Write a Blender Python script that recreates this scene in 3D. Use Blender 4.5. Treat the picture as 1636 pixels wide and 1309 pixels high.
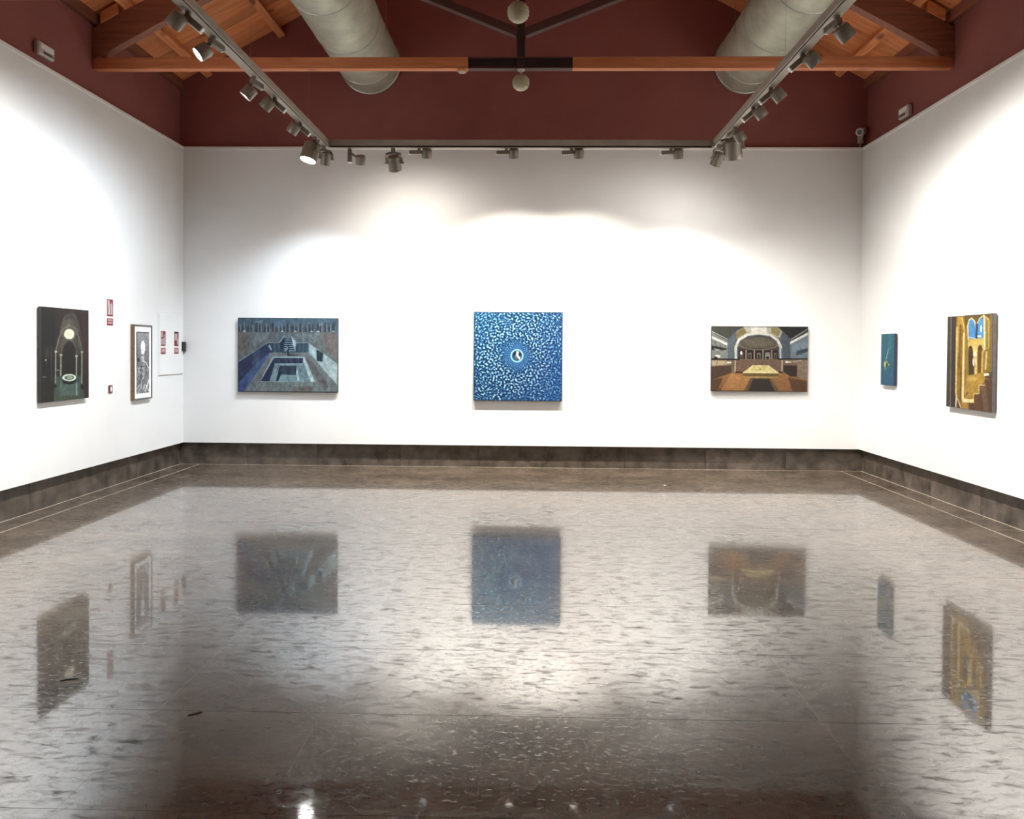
import bpy, bmesh, math, random
import numpy as np
from mathutils import Vector, Matrix

for o in list(bpy.data.objects):
    bpy.data.objects.remove(o)
random.seed(7)
S = bpy.context.scene
COL = S.collection

# ------------------------------------------------------------------ camera
cd = bpy.data.cameras.new('camera')
cd.sensor_fit = 'HORIZONTAL'
cd.sensor_width = 36.0
cd.lens = 1250.0 / 1636.0 * 36.0
cd.shift_y = -75.674 / 1636.0
cd.clip_start = 0.05
cam = bpy.data.objects.new('camera', cd)
COL.objects.link(cam)
yaw, pitch, roll = -0.02421, 0.01599, 0.00736
A = np.array([[math.cos(yaw), -math.sin(yaw), 0], [math.sin(yaw), math.cos(yaw), 0], [0, 0, 1]])
B = np.array([[1, 0, 0], [0, math.cos(pitch), -math.sin(pitch)], [0, math.sin(pitch), math.cos(pitch)]])
Mc = B @ A
right, fwd, up = Mc[0], Mc[1], Mc[2]
cr, sr = math.cos(roll), math.sin(roll)
r2 = cr * right + sr * up
u2 = -sr * right + cr * up
m = Matrix(((r2[0], u2[0], -fwd[0], 0.0), (r2[1], u2[1], -fwd[1], 0.0), (r2[2], u2[2], -fwd[2], 1.55), (0, 0, 0, 1)))
cam.matrix_world = m
S.camera = cam

# ------------------------------------------------------------------ world, exposure
w = bpy.data.worlds.new('world')
S.world = w
w.use_nodes = True
w.node_tree.nodes['Background'].inputs[0].default_value = (0.5, 0.5, 0.55, 1)
w.node_tree.nodes['Background'].inputs[1].default_value = 0.02
S.view_settings.view_transform = 'Standard'
S.view_settings.look = 'None'
S.view_settings.gamma = 1.0
S.view_settings.use_curve_mapping = False
S.view_settings.exposure = 0.0
POWER = 0.66          # common factor on every track lamp

# room (metres)
XL, XR, YB = -4.576, 4.242, 10.192       # faces of the white wall panels
WL, WR, WB = -4.660, 4.326, 10.276       # faces of the masonry walls behind them
YF = -3.0                                # wall behind the photographer
ZB, ZT = 0.295, 4.164                    # lower and upper edge of the white panels
EAVE, SLOPE = 5.05, 0.54
XC = (WL + WR) / 2
RIDGE = EAVE + SLOPE * (XC - WL)
PAINT_LIGHT = 0.58                       # pigments are photographed under strong spots

# ------------------------------------------------------------------ helpers
def lin(c):
    return tuple(((v / 255.0) / 12.92 if v / 255.0 <= 0.04045 else ((v / 255.0 + 0.055) / 1.055) ** 2.4) for v in c)

def obj(name, bm, mat, parent=None, smooth=False, loc=None):
    me = bpy.data.meshes.new(name)
    bm.normal_update()
    bm.to_mesh(me)
    bm.free()
    for mm in (mat if isinstance(mat, (list, tuple)) else [mat]):
        me.materials.append(mm)
    if smooth:
        me.polygons.foreach_set('use_smooth', [True] * len(me.polygons))
        try:
            me.set_sharp_from_angle(angle=math.radians(38))
        except Exception:
            pass
    o = bpy.data.objects.new(name, me)
    COL.objects.link(o)
    if loc is not None:
        o.location = loc
    if parent is not None:
        o.parent = parent
    return o

def tag(o, label=None, cat=None, group=None, kind=None):
    if label: o['label'] = label
    if cat: o['category'] = cat
    if group: o['group'] = group
    if kind: o['kind'] = kind
    return o

def thing(name, label, cat, loc=(0, 0, 0), group=None):
    o = bpy.data.objects.new(name, None)
    o.empty_display_size = 0.1
    COL.objects.link(o)
    o.location = loc
    return tag(o, label, cat, group)

def share(src, parent, loc=(0, 0, 0), name=None):
    c = src.copy()
    COL.objects.link(c)
    c.parent = parent
    c.location = loc
    return c

def box(bm, x0, x1, y0, y1, z0, z1, mi=0, M=None):
    vs = [bm.verts.new(Vector(p) if M is None else M @ Vector(p)) for p in
          ((x0, y0, z0), (x1, y0, z0), (x1, y1, z0), (x0, y1, z0), (x0, y0, z1), (x1, y0, z1), (x1, y1, z1), (x0, y1, z1))]
    for f in ((0, 3, 2, 1), (4, 5, 6, 7), (0, 1, 5, 4), (1, 2, 6, 5), (2, 3, 7, 6), (3, 0, 4, 7)):
        bm.faces.new([vs[i] for i in f]).material_index = mi
    return vs

def cbox(x0, x1, y0, y1, z0, z1, c=0.004, M=None):
    """box with chamfered edges"""
    bm = bmesh.new()
    box(bm, x0, x1, y0, y1, z0, z1)
    bmesh.ops.bevel(bm, geom=list(bm.edges), offset=c, segments=1, affect='EDGES', profile=0.5)
    if M is not None:
        bmesh.ops.transform(bm, matrix=M, verts=bm.verts)
    return bm

def frame_of(d):
    d = Vector(d).normalized()
    a = Vector((0, 0, 1)) if abs(d.z) < 0.95 else Vector((1, 0, 0))
    x = d.cross(a).normalized()
    y = d.cross(x).normalized()
    return x, y, d

def lathe(bm, p, d, prof, seg=24, mi=0, cap0=True, cap1=True):
    """rings of (distance along d, radius) swept about the axis p + t d"""
    x, y, d = frame_of(d)
    p = Vector(p)
    rings = []
    for t, r in prof:
        rings.append([bm.verts.new(p + d * t + (x * math.cos(a) + y * math.sin(a)) * r)
                      for a in (2 * math.pi * k / seg for k in range(seg))])
    for a, b in zip(rings[:-1], rings[1:]):
        for k in range(seg):
            f = bm.faces.new((a[k], b[k], b[(k + 1) % seg], a[(k + 1) % seg]))
            f.material_index = mi
    if cap0: bm.faces.new(rings[0]).material_index = mi
    if cap1: bm.faces.new(list(reversed(rings[-1]))).material_index = mi

def rod(p0, p1, r, seg=10):
    bm = bmesh.new()
    d = Vector(p1) - Vector(p0)
    lathe(bm, p0, d, [(0, r), (d.length, r)], seg)
    bmesh.ops.recalc_face_normals(bm, faces=bm.faces)
    return bm

def prism(bm, pts, y0, y1):
    """polygon in x,z pulled from y0 to y1"""
    a = [bm.verts.new((x, y0, z)) for x, z in pts]
    b = [bm.verts.new((x, y1, z)) for x, z in pts]
    n = len(pts)
    bm.faces.new(a)
    bm.faces.new(list(reversed(b)))
    for k in range(n):
        bm.faces.new((a[k], b[k], b[(k + 1) % n], a[(k + 1) % n]))
    bmesh.ops.recalc_face_normals(bm, faces=bm.faces)

# ------------------------------------------------------------------ materials
class NT:
    def __init__(s, name):
        s.m = bpy.data.materials.new(name)
        s.m.use_nodes = True
        s.t = s.m.node_tree
        s.b = s.t.nodes['Principled BSDF']
    def n(s, typ, **kw):
        x = s.t.nodes.new(typ)
        for k, v in kw.items():
            if k.startswith('i_'):
                key = k[2:]
                key = int(key) if key.isdigit() else key.replace('_', ' ')
                x.inputs[key].default_value = v
            else:
                setattr(x, k, v)
        return x
    def l(s, a, ao, b, bi):
        s.t.links.new(a.outputs[ao], b.inputs[bi])
    def set(s, **kw):
        for k, v in kw.items():
            s.b.inputs[k.replace('_', ' ')].default_value = v

def ramp(nt, stops):
    r = nt.n('ShaderNodeValToRGB')
    e = r.color_ramp.elements
    while len(e) < len(stops):
        e.new(0.5)
    for k, (p, c) in enumerate(stops):
        e[k].position = p
        e[k].color = (*c, 1)
    return r

def noise_mat(name, c0, c1, scale=6.0, rough=0.6, bump=0.0, bscale=60.0, stretch=(1, 1, 1), metallic=0.0, detail=6.0, rough_var=0.0, rand=0.0, lo=0.3, hi=0.7):
    nt = NT(name)
    tc = nt.n('ShaderNodeTexCoord')
    mp = nt.n('ShaderNodeMapping')
    mp.inputs['Scale'].default_value = stretch
    oi = nt.n('ShaderNodeObjectInfo')
    sc = nt.n('ShaderNodeVectorMath', operation='SCALE')
    cmb = nt.n('ShaderNodeCombineXYZ')
    for k in range(3):
        nt.l(oi, 'Random', cmb, k)
    nt.l(cmb, 0, sc, 0)
    sc.inputs['Scale'].default_value = 37.0
    ad = nt.n('ShaderNodeVectorMath', operation='ADD')
    nt.l(tc, 'Object', ad, 0)
    nt.l(sc, 0, ad, 1)
    nt.l(ad, 0, mp, 'Vector')
    nz = nt.n('ShaderNodeTexNoise', i_Scale=scale, i_Detail=detail, i_Roughness=0.6)
    nt.l(mp, 0, nz, 'Vector')
    rp = ramp(nt, [(lo, c0), (hi, c1)])
    nt.l(nz, 'Fac', rp, 0)
    last = rp
    if rand:
        hs = nt.n('ShaderNodeHueSaturation')
        mr = nt.n('ShaderNodeMapRange')
        mr.inputs['To Min'].default_value = 1 - rand
        mr.inputs['To Max'].default_value = 1 + rand
        nt.l(oi, 'Random', mr, 0)
        nt.l(mr, 0, hs, 'Value')
        nt.l(rp, 0, hs, 'Color')
        last = hs
    nt.l(last, 0, nt.b, 'Base Color')
    nt.set(Roughness=rough, Metallic=metallic)
    if rough_var:
        mr2 = nt.n('ShaderNodeMapRange')
        mr2.inputs['To Min'].default_value = rough - rough_var
        mr2.inputs['To Max'].default_value = rough + rough_var
        nt.l(nz, 'Fac', mr2, 0)
        nt.l(mr2, 0, nt.b, 'Roughness')
    if bump:
        n2 = nt.n('ShaderNodeTexNoise', i_Scale=bscale, i_Detail=4.0)
        nt.l(mp, 0, n2, 'Vector')
        bp = nt.n('ShaderNodeBump', i_Strength=bump, i_Distance=0.01)
        nt.l(n2, 'Fac', bp, 'Height')
        nt.l(bp, 0, nt.b, 'Normal')
    return nt.m

def wood_mat(name, c0, c1, c2, rough=0.55):
    """grain along local x with knots"""
    nt = NT(name)
    tc = nt.n('ShaderNodeTexCoord')
    oi = nt.n('ShaderNodeObjectInfo')
    cmb = nt.n('ShaderNodeCombineXYZ')
    for k in range(3):
        nt.l(oi, 'Random', cmb, k)
    sc = nt.n('ShaderNodeVectorMath', operation='SCALE')
    sc.inputs['Scale'].default_value = 53.0
    nt.l(cmb, 0, sc, 0)
    ad = nt.n('ShaderNodeVectorMath', operation='ADD')
    nt.l(tc, 'Object', ad, 0)
    nt.l(sc, 0, ad, 1)
    mp = nt.n('ShaderNodeMapping')
    mp.inputs['Scale'].default_value = (0.9, 14, 14)
    nt.l(ad, 0, mp, 'Vector')
    nz = nt.n('ShaderNodeTexNoise', i_Scale=2.2, i_Detail=7.0, i_Roughness=0.6, i_Distortion=0.6)
    nt.l(mp, 0, nz, 'Vector')
    rp = ramp(nt, [(0.28, c0), (0.5, c1), (0.72, c2)])
    nt.l(nz, 'Fac', rp, 0)
    # knots
    mp2 = nt.n('ShaderNodeMapping')
    mp2.inputs['Scale'].default_value = (1.6, 4.2, 4.2)
    nt.l(ad, 0, mp2, 'Vector')
    vo = nt.n('ShaderNodeTexVoronoi', i_Scale=1.0)
    nt.l(mp2, 0, vo, 'Vector')
    kr = ramp(nt, [(0.09, (0.16, 0.10, 0.08)), (0.19, (1, 1, 1))])
    nt.l(vo, 'Distance', kr, 0)
    mx = nt.n('ShaderNodeMix', data_type='RGBA', blend_type='MULTIPLY')
    mx.inputs[0].default_value = 0.8
    nt.l(rp, 0, mx, 6)
    nt.l(kr, 0, mx, 7)
    hs = nt.n('ShaderNodeHueSaturation')
    mr = nt.n('ShaderNodeMapRange')
    mr.inputs['To Min'].default_value = 0.78
    mr.inputs['To Max'].default_value = 1.2
    nt.l(oi, 'Random', mr, 0)
    nt.l(mr, 0, hs, 'Value')
    nt.l(mx, 2, hs, 'Color')
    nt.l(hs, 0, nt.b, 'Base Color')
    nt.set(Roughness=rough)
    return nt.m

def emit_mat(name, color, strength):
    nt = NT(name)
    nz = nt.n('ShaderNodeTexNoise', i_Scale=40.0)
    mr = nt.n('ShaderNodeMapRange')
    mr.inputs['To Min'].default_value = strength * 0.92
    mr.inputs['To Max'].default_value = strength * 1.08
    nt.l(nz, 'Fac', mr, 0)
    nt.l(mr, 0, nt.b, 'Emission Strength')
    nt.set(Base_Color=(*color, 1), Emission_Color=(*color, 1), Roughness=0.3)
    return nt.m

def floor_mat():
    nt = NT('polished_dark_stone')
    tc = nt.n('ShaderNodeTexCoord')
    geo = nt.n('ShaderNodeNewGeometry')
    oi = nt.n('ShaderNodeObjectInfo')
    # large cloudy mottling plus layered fine veins, in metres
    mp = nt.n('ShaderNodeMapping')
    mp.inputs['Scale'].default_value = (1.0, 1.7, 1.0)
    nt.l(geo, 'Position', mp, 'Vector')
    n1 = nt.n('ShaderNodeTexNoise', i_Scale=1.6, i_Detail=9.0, i_Roughness=0.68)
    nt.l(mp, 0, n1, 'Vector')
    n2 = nt.n('ShaderNodeTexNoise', i_Scale=26.0, i_Detail=6.0, i_Roughness=0.7, i_Distortion=0.8)
    nt.l(mp, 0, n2, 'Vector')
    r1 = ramp(nt, [(0.3, (0.050, 0.038, 0.028)), (0.7, (0.145, 0.114, 0.088))])
    nt.l(n1, 'Fac', r1, 0)
    r2_ = ramp(nt, [(0.32, (0.35, 0.33, 0.31)), (0.5, (1, 1, 1)), (0.72, (1.0, 1.0, 1.0))])
    nt.l(n2, 'Fac', r2_, 0)
    mx = nt.n('ShaderNodeMix', data_type='RGBA', blend_type='MULTIPLY')
    mx.inputs[0].default_value = 0.9
    nt.l(r1, 0, mx, 6)
    nt.l(r2_, 0, mx, 7)
    hs = nt.n('ShaderNodeHueSaturation')
    mr = nt.n('ShaderNodeMapRange')
    mr.inputs['To Min'].default_value = 0.97
    mr.inputs['To Max'].default_value = 1.03
    nt.l(oi, 'Random', mr, 0)
    nt.l(mr, 0, hs, 'Value')
    nt.l(mx, 2, hs, 'Color')
    nt.l(hs, 0, nt.b, 'Base Color')
    mpf = nt.n('ShaderNodeMapping')
    mpf.inputs['Scale'].default_value = (0.55, 1.5, 1.0)
    nt.l(geo, 'Position', mpf, 'Vector')
    n4 = nt.n('ShaderNodeTexNoise', i_Scale=16.0, i_Detail=8.0, i_Roughness=0.74, i_Distortion=0.5)
    nt.l(mpf, 0, n4, 'Vector')
    rr = ramp(nt, [(0.34, (0.32,) * 3), (0.42, (0.10,) * 3), (0.52, (0.035,) * 3), (0.74, (0.07,) * 3)])
    nt.l(n4, 'Fac', rr, 0)
    nt.l(rr, 0, nt.b, 'Coat Roughness')
    sp = ramp(nt, [(0.32, (0.10,) * 3), (0.43, (0.62,) * 3), (0.53, (1.0,) * 3), (0.72, (0.82,) * 3)])
    nt.l(n4, 'Fac', sp, 0)
    nt.l(sp, 0, nt.b, 'Coat Weight')
    nt.set(IOR=1.45, Roughness=0.30, Coat_IOR=2.2)
    nt.b.inputs['Specular IOR Level'].default_value = 0.09
    nt.b.inputs['Coat Tint'].default_value = (1.0, 0.98, 0.95, 1)
    nt.b.inputs['Specular Tint'].default_value = (1.0, 0.95, 0.88, 1)
    n3 = nt.n('ShaderNodeTexNoise', i_Scale=34.0, i_Detail=5.0, i_Roughness=0.65)
    nt.l(mp, 0, n3, 'Vector')
    pit = ramp(nt, [(0.30, (0, 0, 0)), (0.42, (1, 1, 1))])
    nt.l(n3, 'Fac', pit, 0)
    bp = nt.n('ShaderNodeBump', i_Strength=0.10, i_Distance=0.002)
    nt.l(pit, 0, bp, 'Height')
    nt.l(bp, 0, nt.b, 'Normal')
    nt.l(bp, 0, nt.b, 'Coat Normal')
    return nt.m

def paint_mat(name, rough=0.55):
    nt = NT(name)
    at = nt.n('ShaderNodeAttribute', attribute_name='paint')
    nz = nt.n('ShaderNodeTexNoise', i_Scale=300.0, i_Detail=2.0)
    tc = nt.n('ShaderNodeTexCoord')
    nt.l(tc, 'Object', nz, 'Vector')
    bp = nt.n('ShaderNodeBump', i_Strength=0.15, i_Distance=0.002)
    nt.l(nz, 'Fac', bp, 'Height')
    nt.l(bp, 0, nt.b, 'Normal')
    nt.l(at, 'Color', nt.b, 'Base Color')
    nt.set(Roughness=rough)
    nt.b.inputs['Specular IOR Level'].default_value = 0.25
    return nt.m

M_WHITE = noise_mat('white_wall_paint', (0.69, 0.69, 0.68), (0.73, 0.73, 0.72), 1.5, 0.75, 0.06, 90)
M_MAROON = noise_mat('maroon_wall_paint', (0.225, 0.066, 0.058), (0.270, 0.082, 0.072), 1.2, 0.8, 0.08, 80)
M_TRIM = noise_mat('white_trim_paint', (0.74, 0.73, 0.70), (0.80, 0.79, 0.76), 4, 0.45)
M_FLOOR = floor_mat()
M_GROUT = noise_mat('dark_grout', (0.035, 0.029, 0.025), (0.07, 0.06, 0.05), 12, 0.8)
M_JOINT = noise_mat('pale_joint_filler', (0.38, 0.33, 0.26), (0.55, 0.48, 0.38), 9, 0.6)
M_PLINTH = noise_mat('plinth_stone', (0.030, 0.023, 0.018), (0.125, 0.100, 0.080), 6, 0.32, 0.05, 60, rand=0.22)
M_WOOD = wood_mat('pine_beam', (0.38, 0.110, 0.045), (0.50, 0.170, 0.070), (0.58, 0.230, 0.105))
M_DECK = wood_mat('pine_deck', (0.54, 0.165, 0.058), (0.72, 0.265, 0.102), (0.80, 0.350, 0.150))
M_RAFT = wood_mat('stained_rafter', (0.15, 0.050, 0.030), (0.22, 0.080, 0.045), (0.28, 0.105, 0.060))
M_STEEL = noise_mat('dark_steel_plate', (0.012, 0.007, 0.006), (0.030, 0.016, 0.014), 8, 0.5)
M_STRUT = noise_mat('dark_brown_strut', (0.055, 0.020, 0.017), (0.090, 0.034, 0.028), 5, 0.6, stretch=(1, 8, 8))
M_DUCT = noise_mat('galvanised_duct', (0.48, 0.50, 0.40), (0.66, 0.68, 0.56), 5, 0.40, metallic=0.5, rough_var=0.08)
M_SEAM = noise_mat('duct_seam', (0.42, 0.43, 0.38), (0.55, 0.56, 0.50), 12, 0.4, metallic=0.5)
M_TRACK = noise_mat('taupe_metal_track', (0.30, 0.265, 0.22), (0.37, 0.33, 0.275), 6, 0.45, metallic=0.2)
M_LAMP = noise_mat('taupe_lamp_housing', (0.17, 0.145, 0.112), (0.22, 0.19, 0.15), 9, 0.42, metallic=0.2)
M_BLACK = noise_mat('black_plastic', (0.010, 0.010, 0.011), (0.022, 0.022, 0.024), 12, 0.45)
M_CREAM = noise_mat('cream_plastic', (0.33, 0.29, 0.19), (0.40, 0.355, 0.24), 8, 0.5)
M_GREYPL = noise_mat('pale_plastic', (0.50, 0.45, 0.42), (0.58, 0.53, 0.50), 8, 0.45)
M_DARKPL = noise_mat('dark_lens_plastic', (0.06, 0.045, 0.04), (0.11, 0.08, 0.075), 20, 0.35)
M_CAP = noise_mat('white_end_cap', (0.78, 0.74, 0.70), (0.84, 0.80, 0.76), 10, 0.45)
M_LENS_C = emit_mat('lit_lens_cool', (0.93, 0.96, 1.0), 14.0)
M_LENS_W = emit_mat('lit_lens_warm', (1.0, 0.93, 0.82), 14.0)
M_PAINT = paint_mat('artist_paint')
M_PRINT = paint_mat('printed_face', 0.4)
M_EDGE = noise_mat('canvas_edge_dark', (0.016, 0.016, 0.017), (0.030, 0.029, 0.030), 14, 0.7)
M_EDGE2 = noise_mat('canvas_edge_grey', (0.065, 0.062, 0.06), (0.105, 0.10, 0.098), 14, 0.7)
M_EDGE3 = noise_mat('canvas_edge_navy', (0.012, 0.020, 0.045), (0.020, 0.032, 0.065), 14, 0.7)
M_FRAMEW = wood_mat('brown_frame_wood', (0.085, 0.045, 0.020), (0.13, 0.070, 0.032), (0.17, 0.095, 0.045))
M_FRAMEF = noise_mat('grey_frame_face', (0.085, 0.080, 0.075), (0.13, 0.125, 0.12), 14, 0.45)
M_MAT = noise_mat('white_mat_card', (0.76, 0.76, 0.75), (0.82, 0.82, 0.81), 20, 0.8)
M_BACKING = noise_mat('raw_stretcher_wood', (0.32, 0.22, 0.13), (0.42, 0.30, 0.18), 6, 0.7, stretch=(1, 8, 1))
M_CABLE = noise_mat('steel_cable', (0.22, 0.21, 0.20), (0.3, 0.29, 0.28), 20, 0.4, metallic=0.7)

# ------------------------------------------------------------------ floor
bm = bmesh.new()
box(bm, WL - 0.1, WR + 0.1, YF - 0.1, WB + 0.1, -0.12, -0.003)
floor = tag(obj('floor', bm, M_GROUT), 'polished dark brown stone floor reflecting the white walls', 'floor', kind='structure')
FX0, FX1 = -4.385, 4.035
ROW, NROW, NCOL = 0.72, 18, 12
Y0 = 2.56 - 0.72 * 7
cw = (FX1 - FX0) / NCOL
def slab(wx, wy, gx=0.00008, gy=0.0010, c=0.0003):
    bm = bmesh.new()
    hx, hy = wx / 2 - gx, wy / 2 - gy
    lo = [bm.verts.new((sx * hx, sy * hy, -0.02)) for sx, sy in ((-1, -1), (1, -1), (1, 1), (-1, 1))]
    mi = [bm.verts.new((sx * hx, sy * hy, -c)) for sx, sy in ((-1, -1), (1, -1), (1, 1), (-1, 1))]
    tp = [bm.verts.new((sx * (hx - c), sy * (hy - c), 0)) for sx, sy in ((-1, -1), (1, -1), (1, 1), (-1, 1))]
    bm.faces.new(tp)
    for a, b in ((lo, mi), (mi, tp)):
        for k in range(4):
            bm.faces.new((a[k], a[(k + 1) % 4], b[(k + 1) % 4], b[k]))
    return bm
t0 = None
for j in range(NROW):
    yc = Y0 + (j + 0.5) * ROW
    if yc + ROW / 2 > WB:
        break
    tilt = random.uniform(-0.0006, 0.0006)
    for i in range(NCOL):
        xc = FX0 + (i + 0.5) * cw
        if t0 is None:
            t0 = o = obj('floor_tile', slab(cw, ROW), M_FLOOR, floor, loc=(xc, yc, 0))
        else:
            o = share(t0, floor, (xc, yc, 0))
        o.rotation_euler = (tilt + random.uniform(-0.0002, 0.0002), random.uniform(-0.0003, 0.0003), 0)
YEND = Y0 + j * ROW + (ROW if yc + ROW / 2 <= WB else 0)
# narrower back row, border strips along the side walls
b0 = None
for i in range(NCOL):
    xc = FX0 + (i + 0.5) * cw
    d = WB - 0.012 - YEND
    if b0 is None:
        b0 = obj('floor_tile', slab(cw, d), M_FLOOR, floor, loc=(xc, YEND + d / 2, 0))
    else:
        share(b0, floor, (xc, YEND + d / 2, 0))
s0 = None
for j in range(NROW + 1):
    y0_, y1_ = Y0 + j * ROW, min(Y0 + (j + 1) * ROW, WB - 0.012)
    if y1_ - y0_ < 0.1:
        break
    for xa, xb in ((WL + 0.016, FX0 - 0.006), (FX1 + 0.006, WR - 0.016)):
        obj('border_tile', slab(xb - xa, y1_ - y0_), M_FLOOR, floor, loc=((xa + xb) / 2, (y0_ + y1_) / 2, 0))
for xa, xb, ya, yb in ((FX0 - 0.006, FX0, Y0, WB - 0.012), (FX1, FX1 + 0.006, Y0, WB - 0.012),
                       (WL + 0.012, WL + 0.022, Y0, WB - 0.012), (WR - 0.022, WR - 0.012, Y0, WB - 0.012), (WL + .02, WR - .02, WB - 0.018, WB - 0.010)):
    bm = bmesh.new()
    box(bm, xa, xb, ya, yb, -0.01, 0.0012)
    obj('joint_strip', bm, M_JOINT, floor)
# front of room: one row more slabs under and behind the photographer
bm = bmesh.new()
box(bm, WL, WR, YF, Y0, -0.02, 0.0)
obj('floor_screed', bm, M_FLOOR, floor)

# ------------------------------------------------------------------ walls
def wall(name, bm, label):
    return tag(obj(name, bm, M_MAROON), label, 'wall', kind='structure')
bm = bmesh.new(); box(bm, WL - 0.2, WL, YF, WB + 0.2, 0, EAVE - 0.10)
wall_left = wall('wall_left', bm, 'left side wall, maroon above tall white panels')
bm = bmesh.new(); box(bm, WR, WR + 0.2, YF, WB + 0.2, 0, EAVE - 0.10)
wall_right = wall('wall_right', bm, 'right side wall, maroon above tall white panels')
bm = bmesh.new(); prism(bm, [(WL, 0), (WR, 0), (WR, EAVE), (XC, RIDGE), (WL, EAVE)], WB, WB + 0.2)
wall_back = wall('wall_back', bm, 'end wall with maroon gable above white panels')
bm = bmesh.new(); prism(bm, [(WL, 0), (WR, 0), (WR, EAVE), (XC, RIDGE), (WL, EAVE)], YF - 0.2, YF)
wall_front = wall('wall_front', bm, 'wall behind the photographer')

def panel(parent, x0, x1, y0, y1):
    bm = bmesh.new(); box(bm, x0, x1, y0, y1, ZB, ZT)
    obj('white_panel', bm, M_WHITE, parent)
panel(wall_left, WL, XL, YF, WB)
panel(wall_right, XR, WR, YF, WB)
panel(wall_back, XL, XR, YB, WB)
# slim cap moulding along the upper edge of the panels
for par, c in ((wall_left, (WL, XL + 0.012, YF + 0.1, YB - 0.012)), (wall_right, (XR - 0.012, WR, YF + 0.1, YB - 0.012)), (wall_back, (WL, WR, YB - 0.012, WB))):
    tag(obj({wall_left: 'trim_1', wall_right: 'trim_2', wall_back: 'trim_3'}[par], cbox(c[0], c[1], c[2], c[3], ZT - 0.022, ZT + 0.016, 0.005), M_TRIM),
        'slim white cap moulding along the top of the white %s panels' % {wall_left: 'left', wall_right: 'right', wall_back: 'end wall'}[par], 'trim', kind='structure')
# wall plate timbers on top of the side walls
for par, x0, x1 in ((wall_left, WL - 0.15, WL + 0.05), (wall_right, WR - 0.05, WR + 0.15)):
    L = WB - YF
    M = Matrix.Translation((0, YF, 0)) @ Matrix.Rotation(math.pi / 2, 4, 'Z')
    bm = bmesh.new(); box(bm, 0, L, -0.1, 0.1, -0.06, 0.06)
    o = obj('wall_plate', bm, M_RAFT, par)
    o.location = ((x0 + x1) / 2, YF, EAVE - 0.04)
    o.rotation_euler = (0, 0, math.pi / 2)

# plinth: recessed stone base, one object per stone
def baseboard(name, axis, face, inward, a0, a1, label, lens):
    e = tag(bpy.data.objects.new(name, None), label, 'baseboard', kind='structure')
    COL.objects.link(e)
    a, k = a0, 0
    rnd = random.Random(len(name) * 3 + 1)
    while a < a1 - 0.02:
        b = min(a + lens * rnd.uniform(0.85, 1.15), a1)
        if a1 - b < 0.25: b = a1
        t = 0.013 + rnd.uniform(-0.001, 0.0015)
        if axis == 'y':
            x0, x1 = (face, face + t) if inward > 0 else (face - t, face)
            bm = cbox(x0, x1, a + 0.0015, b - 0.0015, 0.0, ZB - 0.002, 0.0015)
        else:
            bm = cbox(a + 0.0015, b - 0.0015, face - t, face, 0.0, ZB - 0.002, 0.0015)
        obj('plinth_stone', bm, M_PLINTH, e)
        a = b
baseboard('baseboard_left', 'y', WL, 1, YF, WB - 0.016, 'dark stone plinth under the left white wall', 0.95)
baseboard('baseboard_right', 'y', WR, -1, YF, WB - 0.016, 'dark stone plinth under the right white wall', 0.95)
baseboard('baseboard_back', 'x', WB, -1, WL, WR, 'dark stone plinth under the end wall', 1.05)

# ------------------------------------------------------------------ ceiling: boards, purlins
bm = bmesh.new()
T = 0.03
def deckz(x):
    return EAVE + SLOPE * ((x - WL) if x < XC else (WR - x))
prism(bm, [(WL - 0.2, deckz(WL) - 0.2 * SLOPE + T), (XC, RIDGE + T), (WR + 0.2, deckz(WR) - 0.2 * SLOPE + T),
           (WR + 0.2, deckz(WR) - 0.2 * SLOPE + T + 0.1), (XC, RIDGE + T + 0.1), (WL - 0.2, deckz(WL) - 0.2 * SLOPE + T + 0.1)], YF - 0.1, WB + 0.2)
ceiling = tag(obj('ceiling', bm, M_RAFT), 'pitched timber roof with pine boards running up the slope', 'ceiling', kind='structure')
ang = math.atan(SLOPE)
slen = (XC - WL) / math.cos(ang)
BW = 0.19
nb = int((WB - YF) / BW)
for side in (-1, 1):
    d0 = None
    for k in range(nb + 1):
        yc = WB - BW / 2 - k * BW
        if d0 is None:
            bm = cbox(0, slen - 0.004, -BW / 2 + 0.002, BW / 2 - 0.002, 0.0, 0.028, 0.003)
            d0 = o = obj('deck_board', bm, M_DECK, ceiling)
        else:
            o = share(d0, ceiling)
        if side < 0:
            o.location = (WL, yc, EAVE); o.rotation_euler = (0, -ang, 0)
        else:
            o.location = (WR, yc, EAVE); o.rotation_euler = (0, -ang, math.pi)
for side in (-1, 1):
    for dx in (0.34, 1.30, 2.30, 3.30, 4.30):
        x = WL + dx if side < 0 else WR - dx
        L = WB - YF
        bm = cbox(0, L, -0.045, 0.045, -0.125, 0.0, 0.004)
        o = obj('purlin', bm, M_DECK, ceiling)
        o.location = (x, YF, deckz(x) - 0.002)
        o.rotation_euler = (ang if side < 0 else -ang, 0, math.pi / 2)
        o.rotation_euler = Matrix.Rotation(math.pi / 2, 3, 'Z').to_euler()
        R = Matrix.Rotation(-ang if side < 0 else ang, 3, 'Y') @ Matrix.Rotation(math.pi / 2, 3, 'Z')
        o.rotation_euler = R.to_euler()

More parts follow.
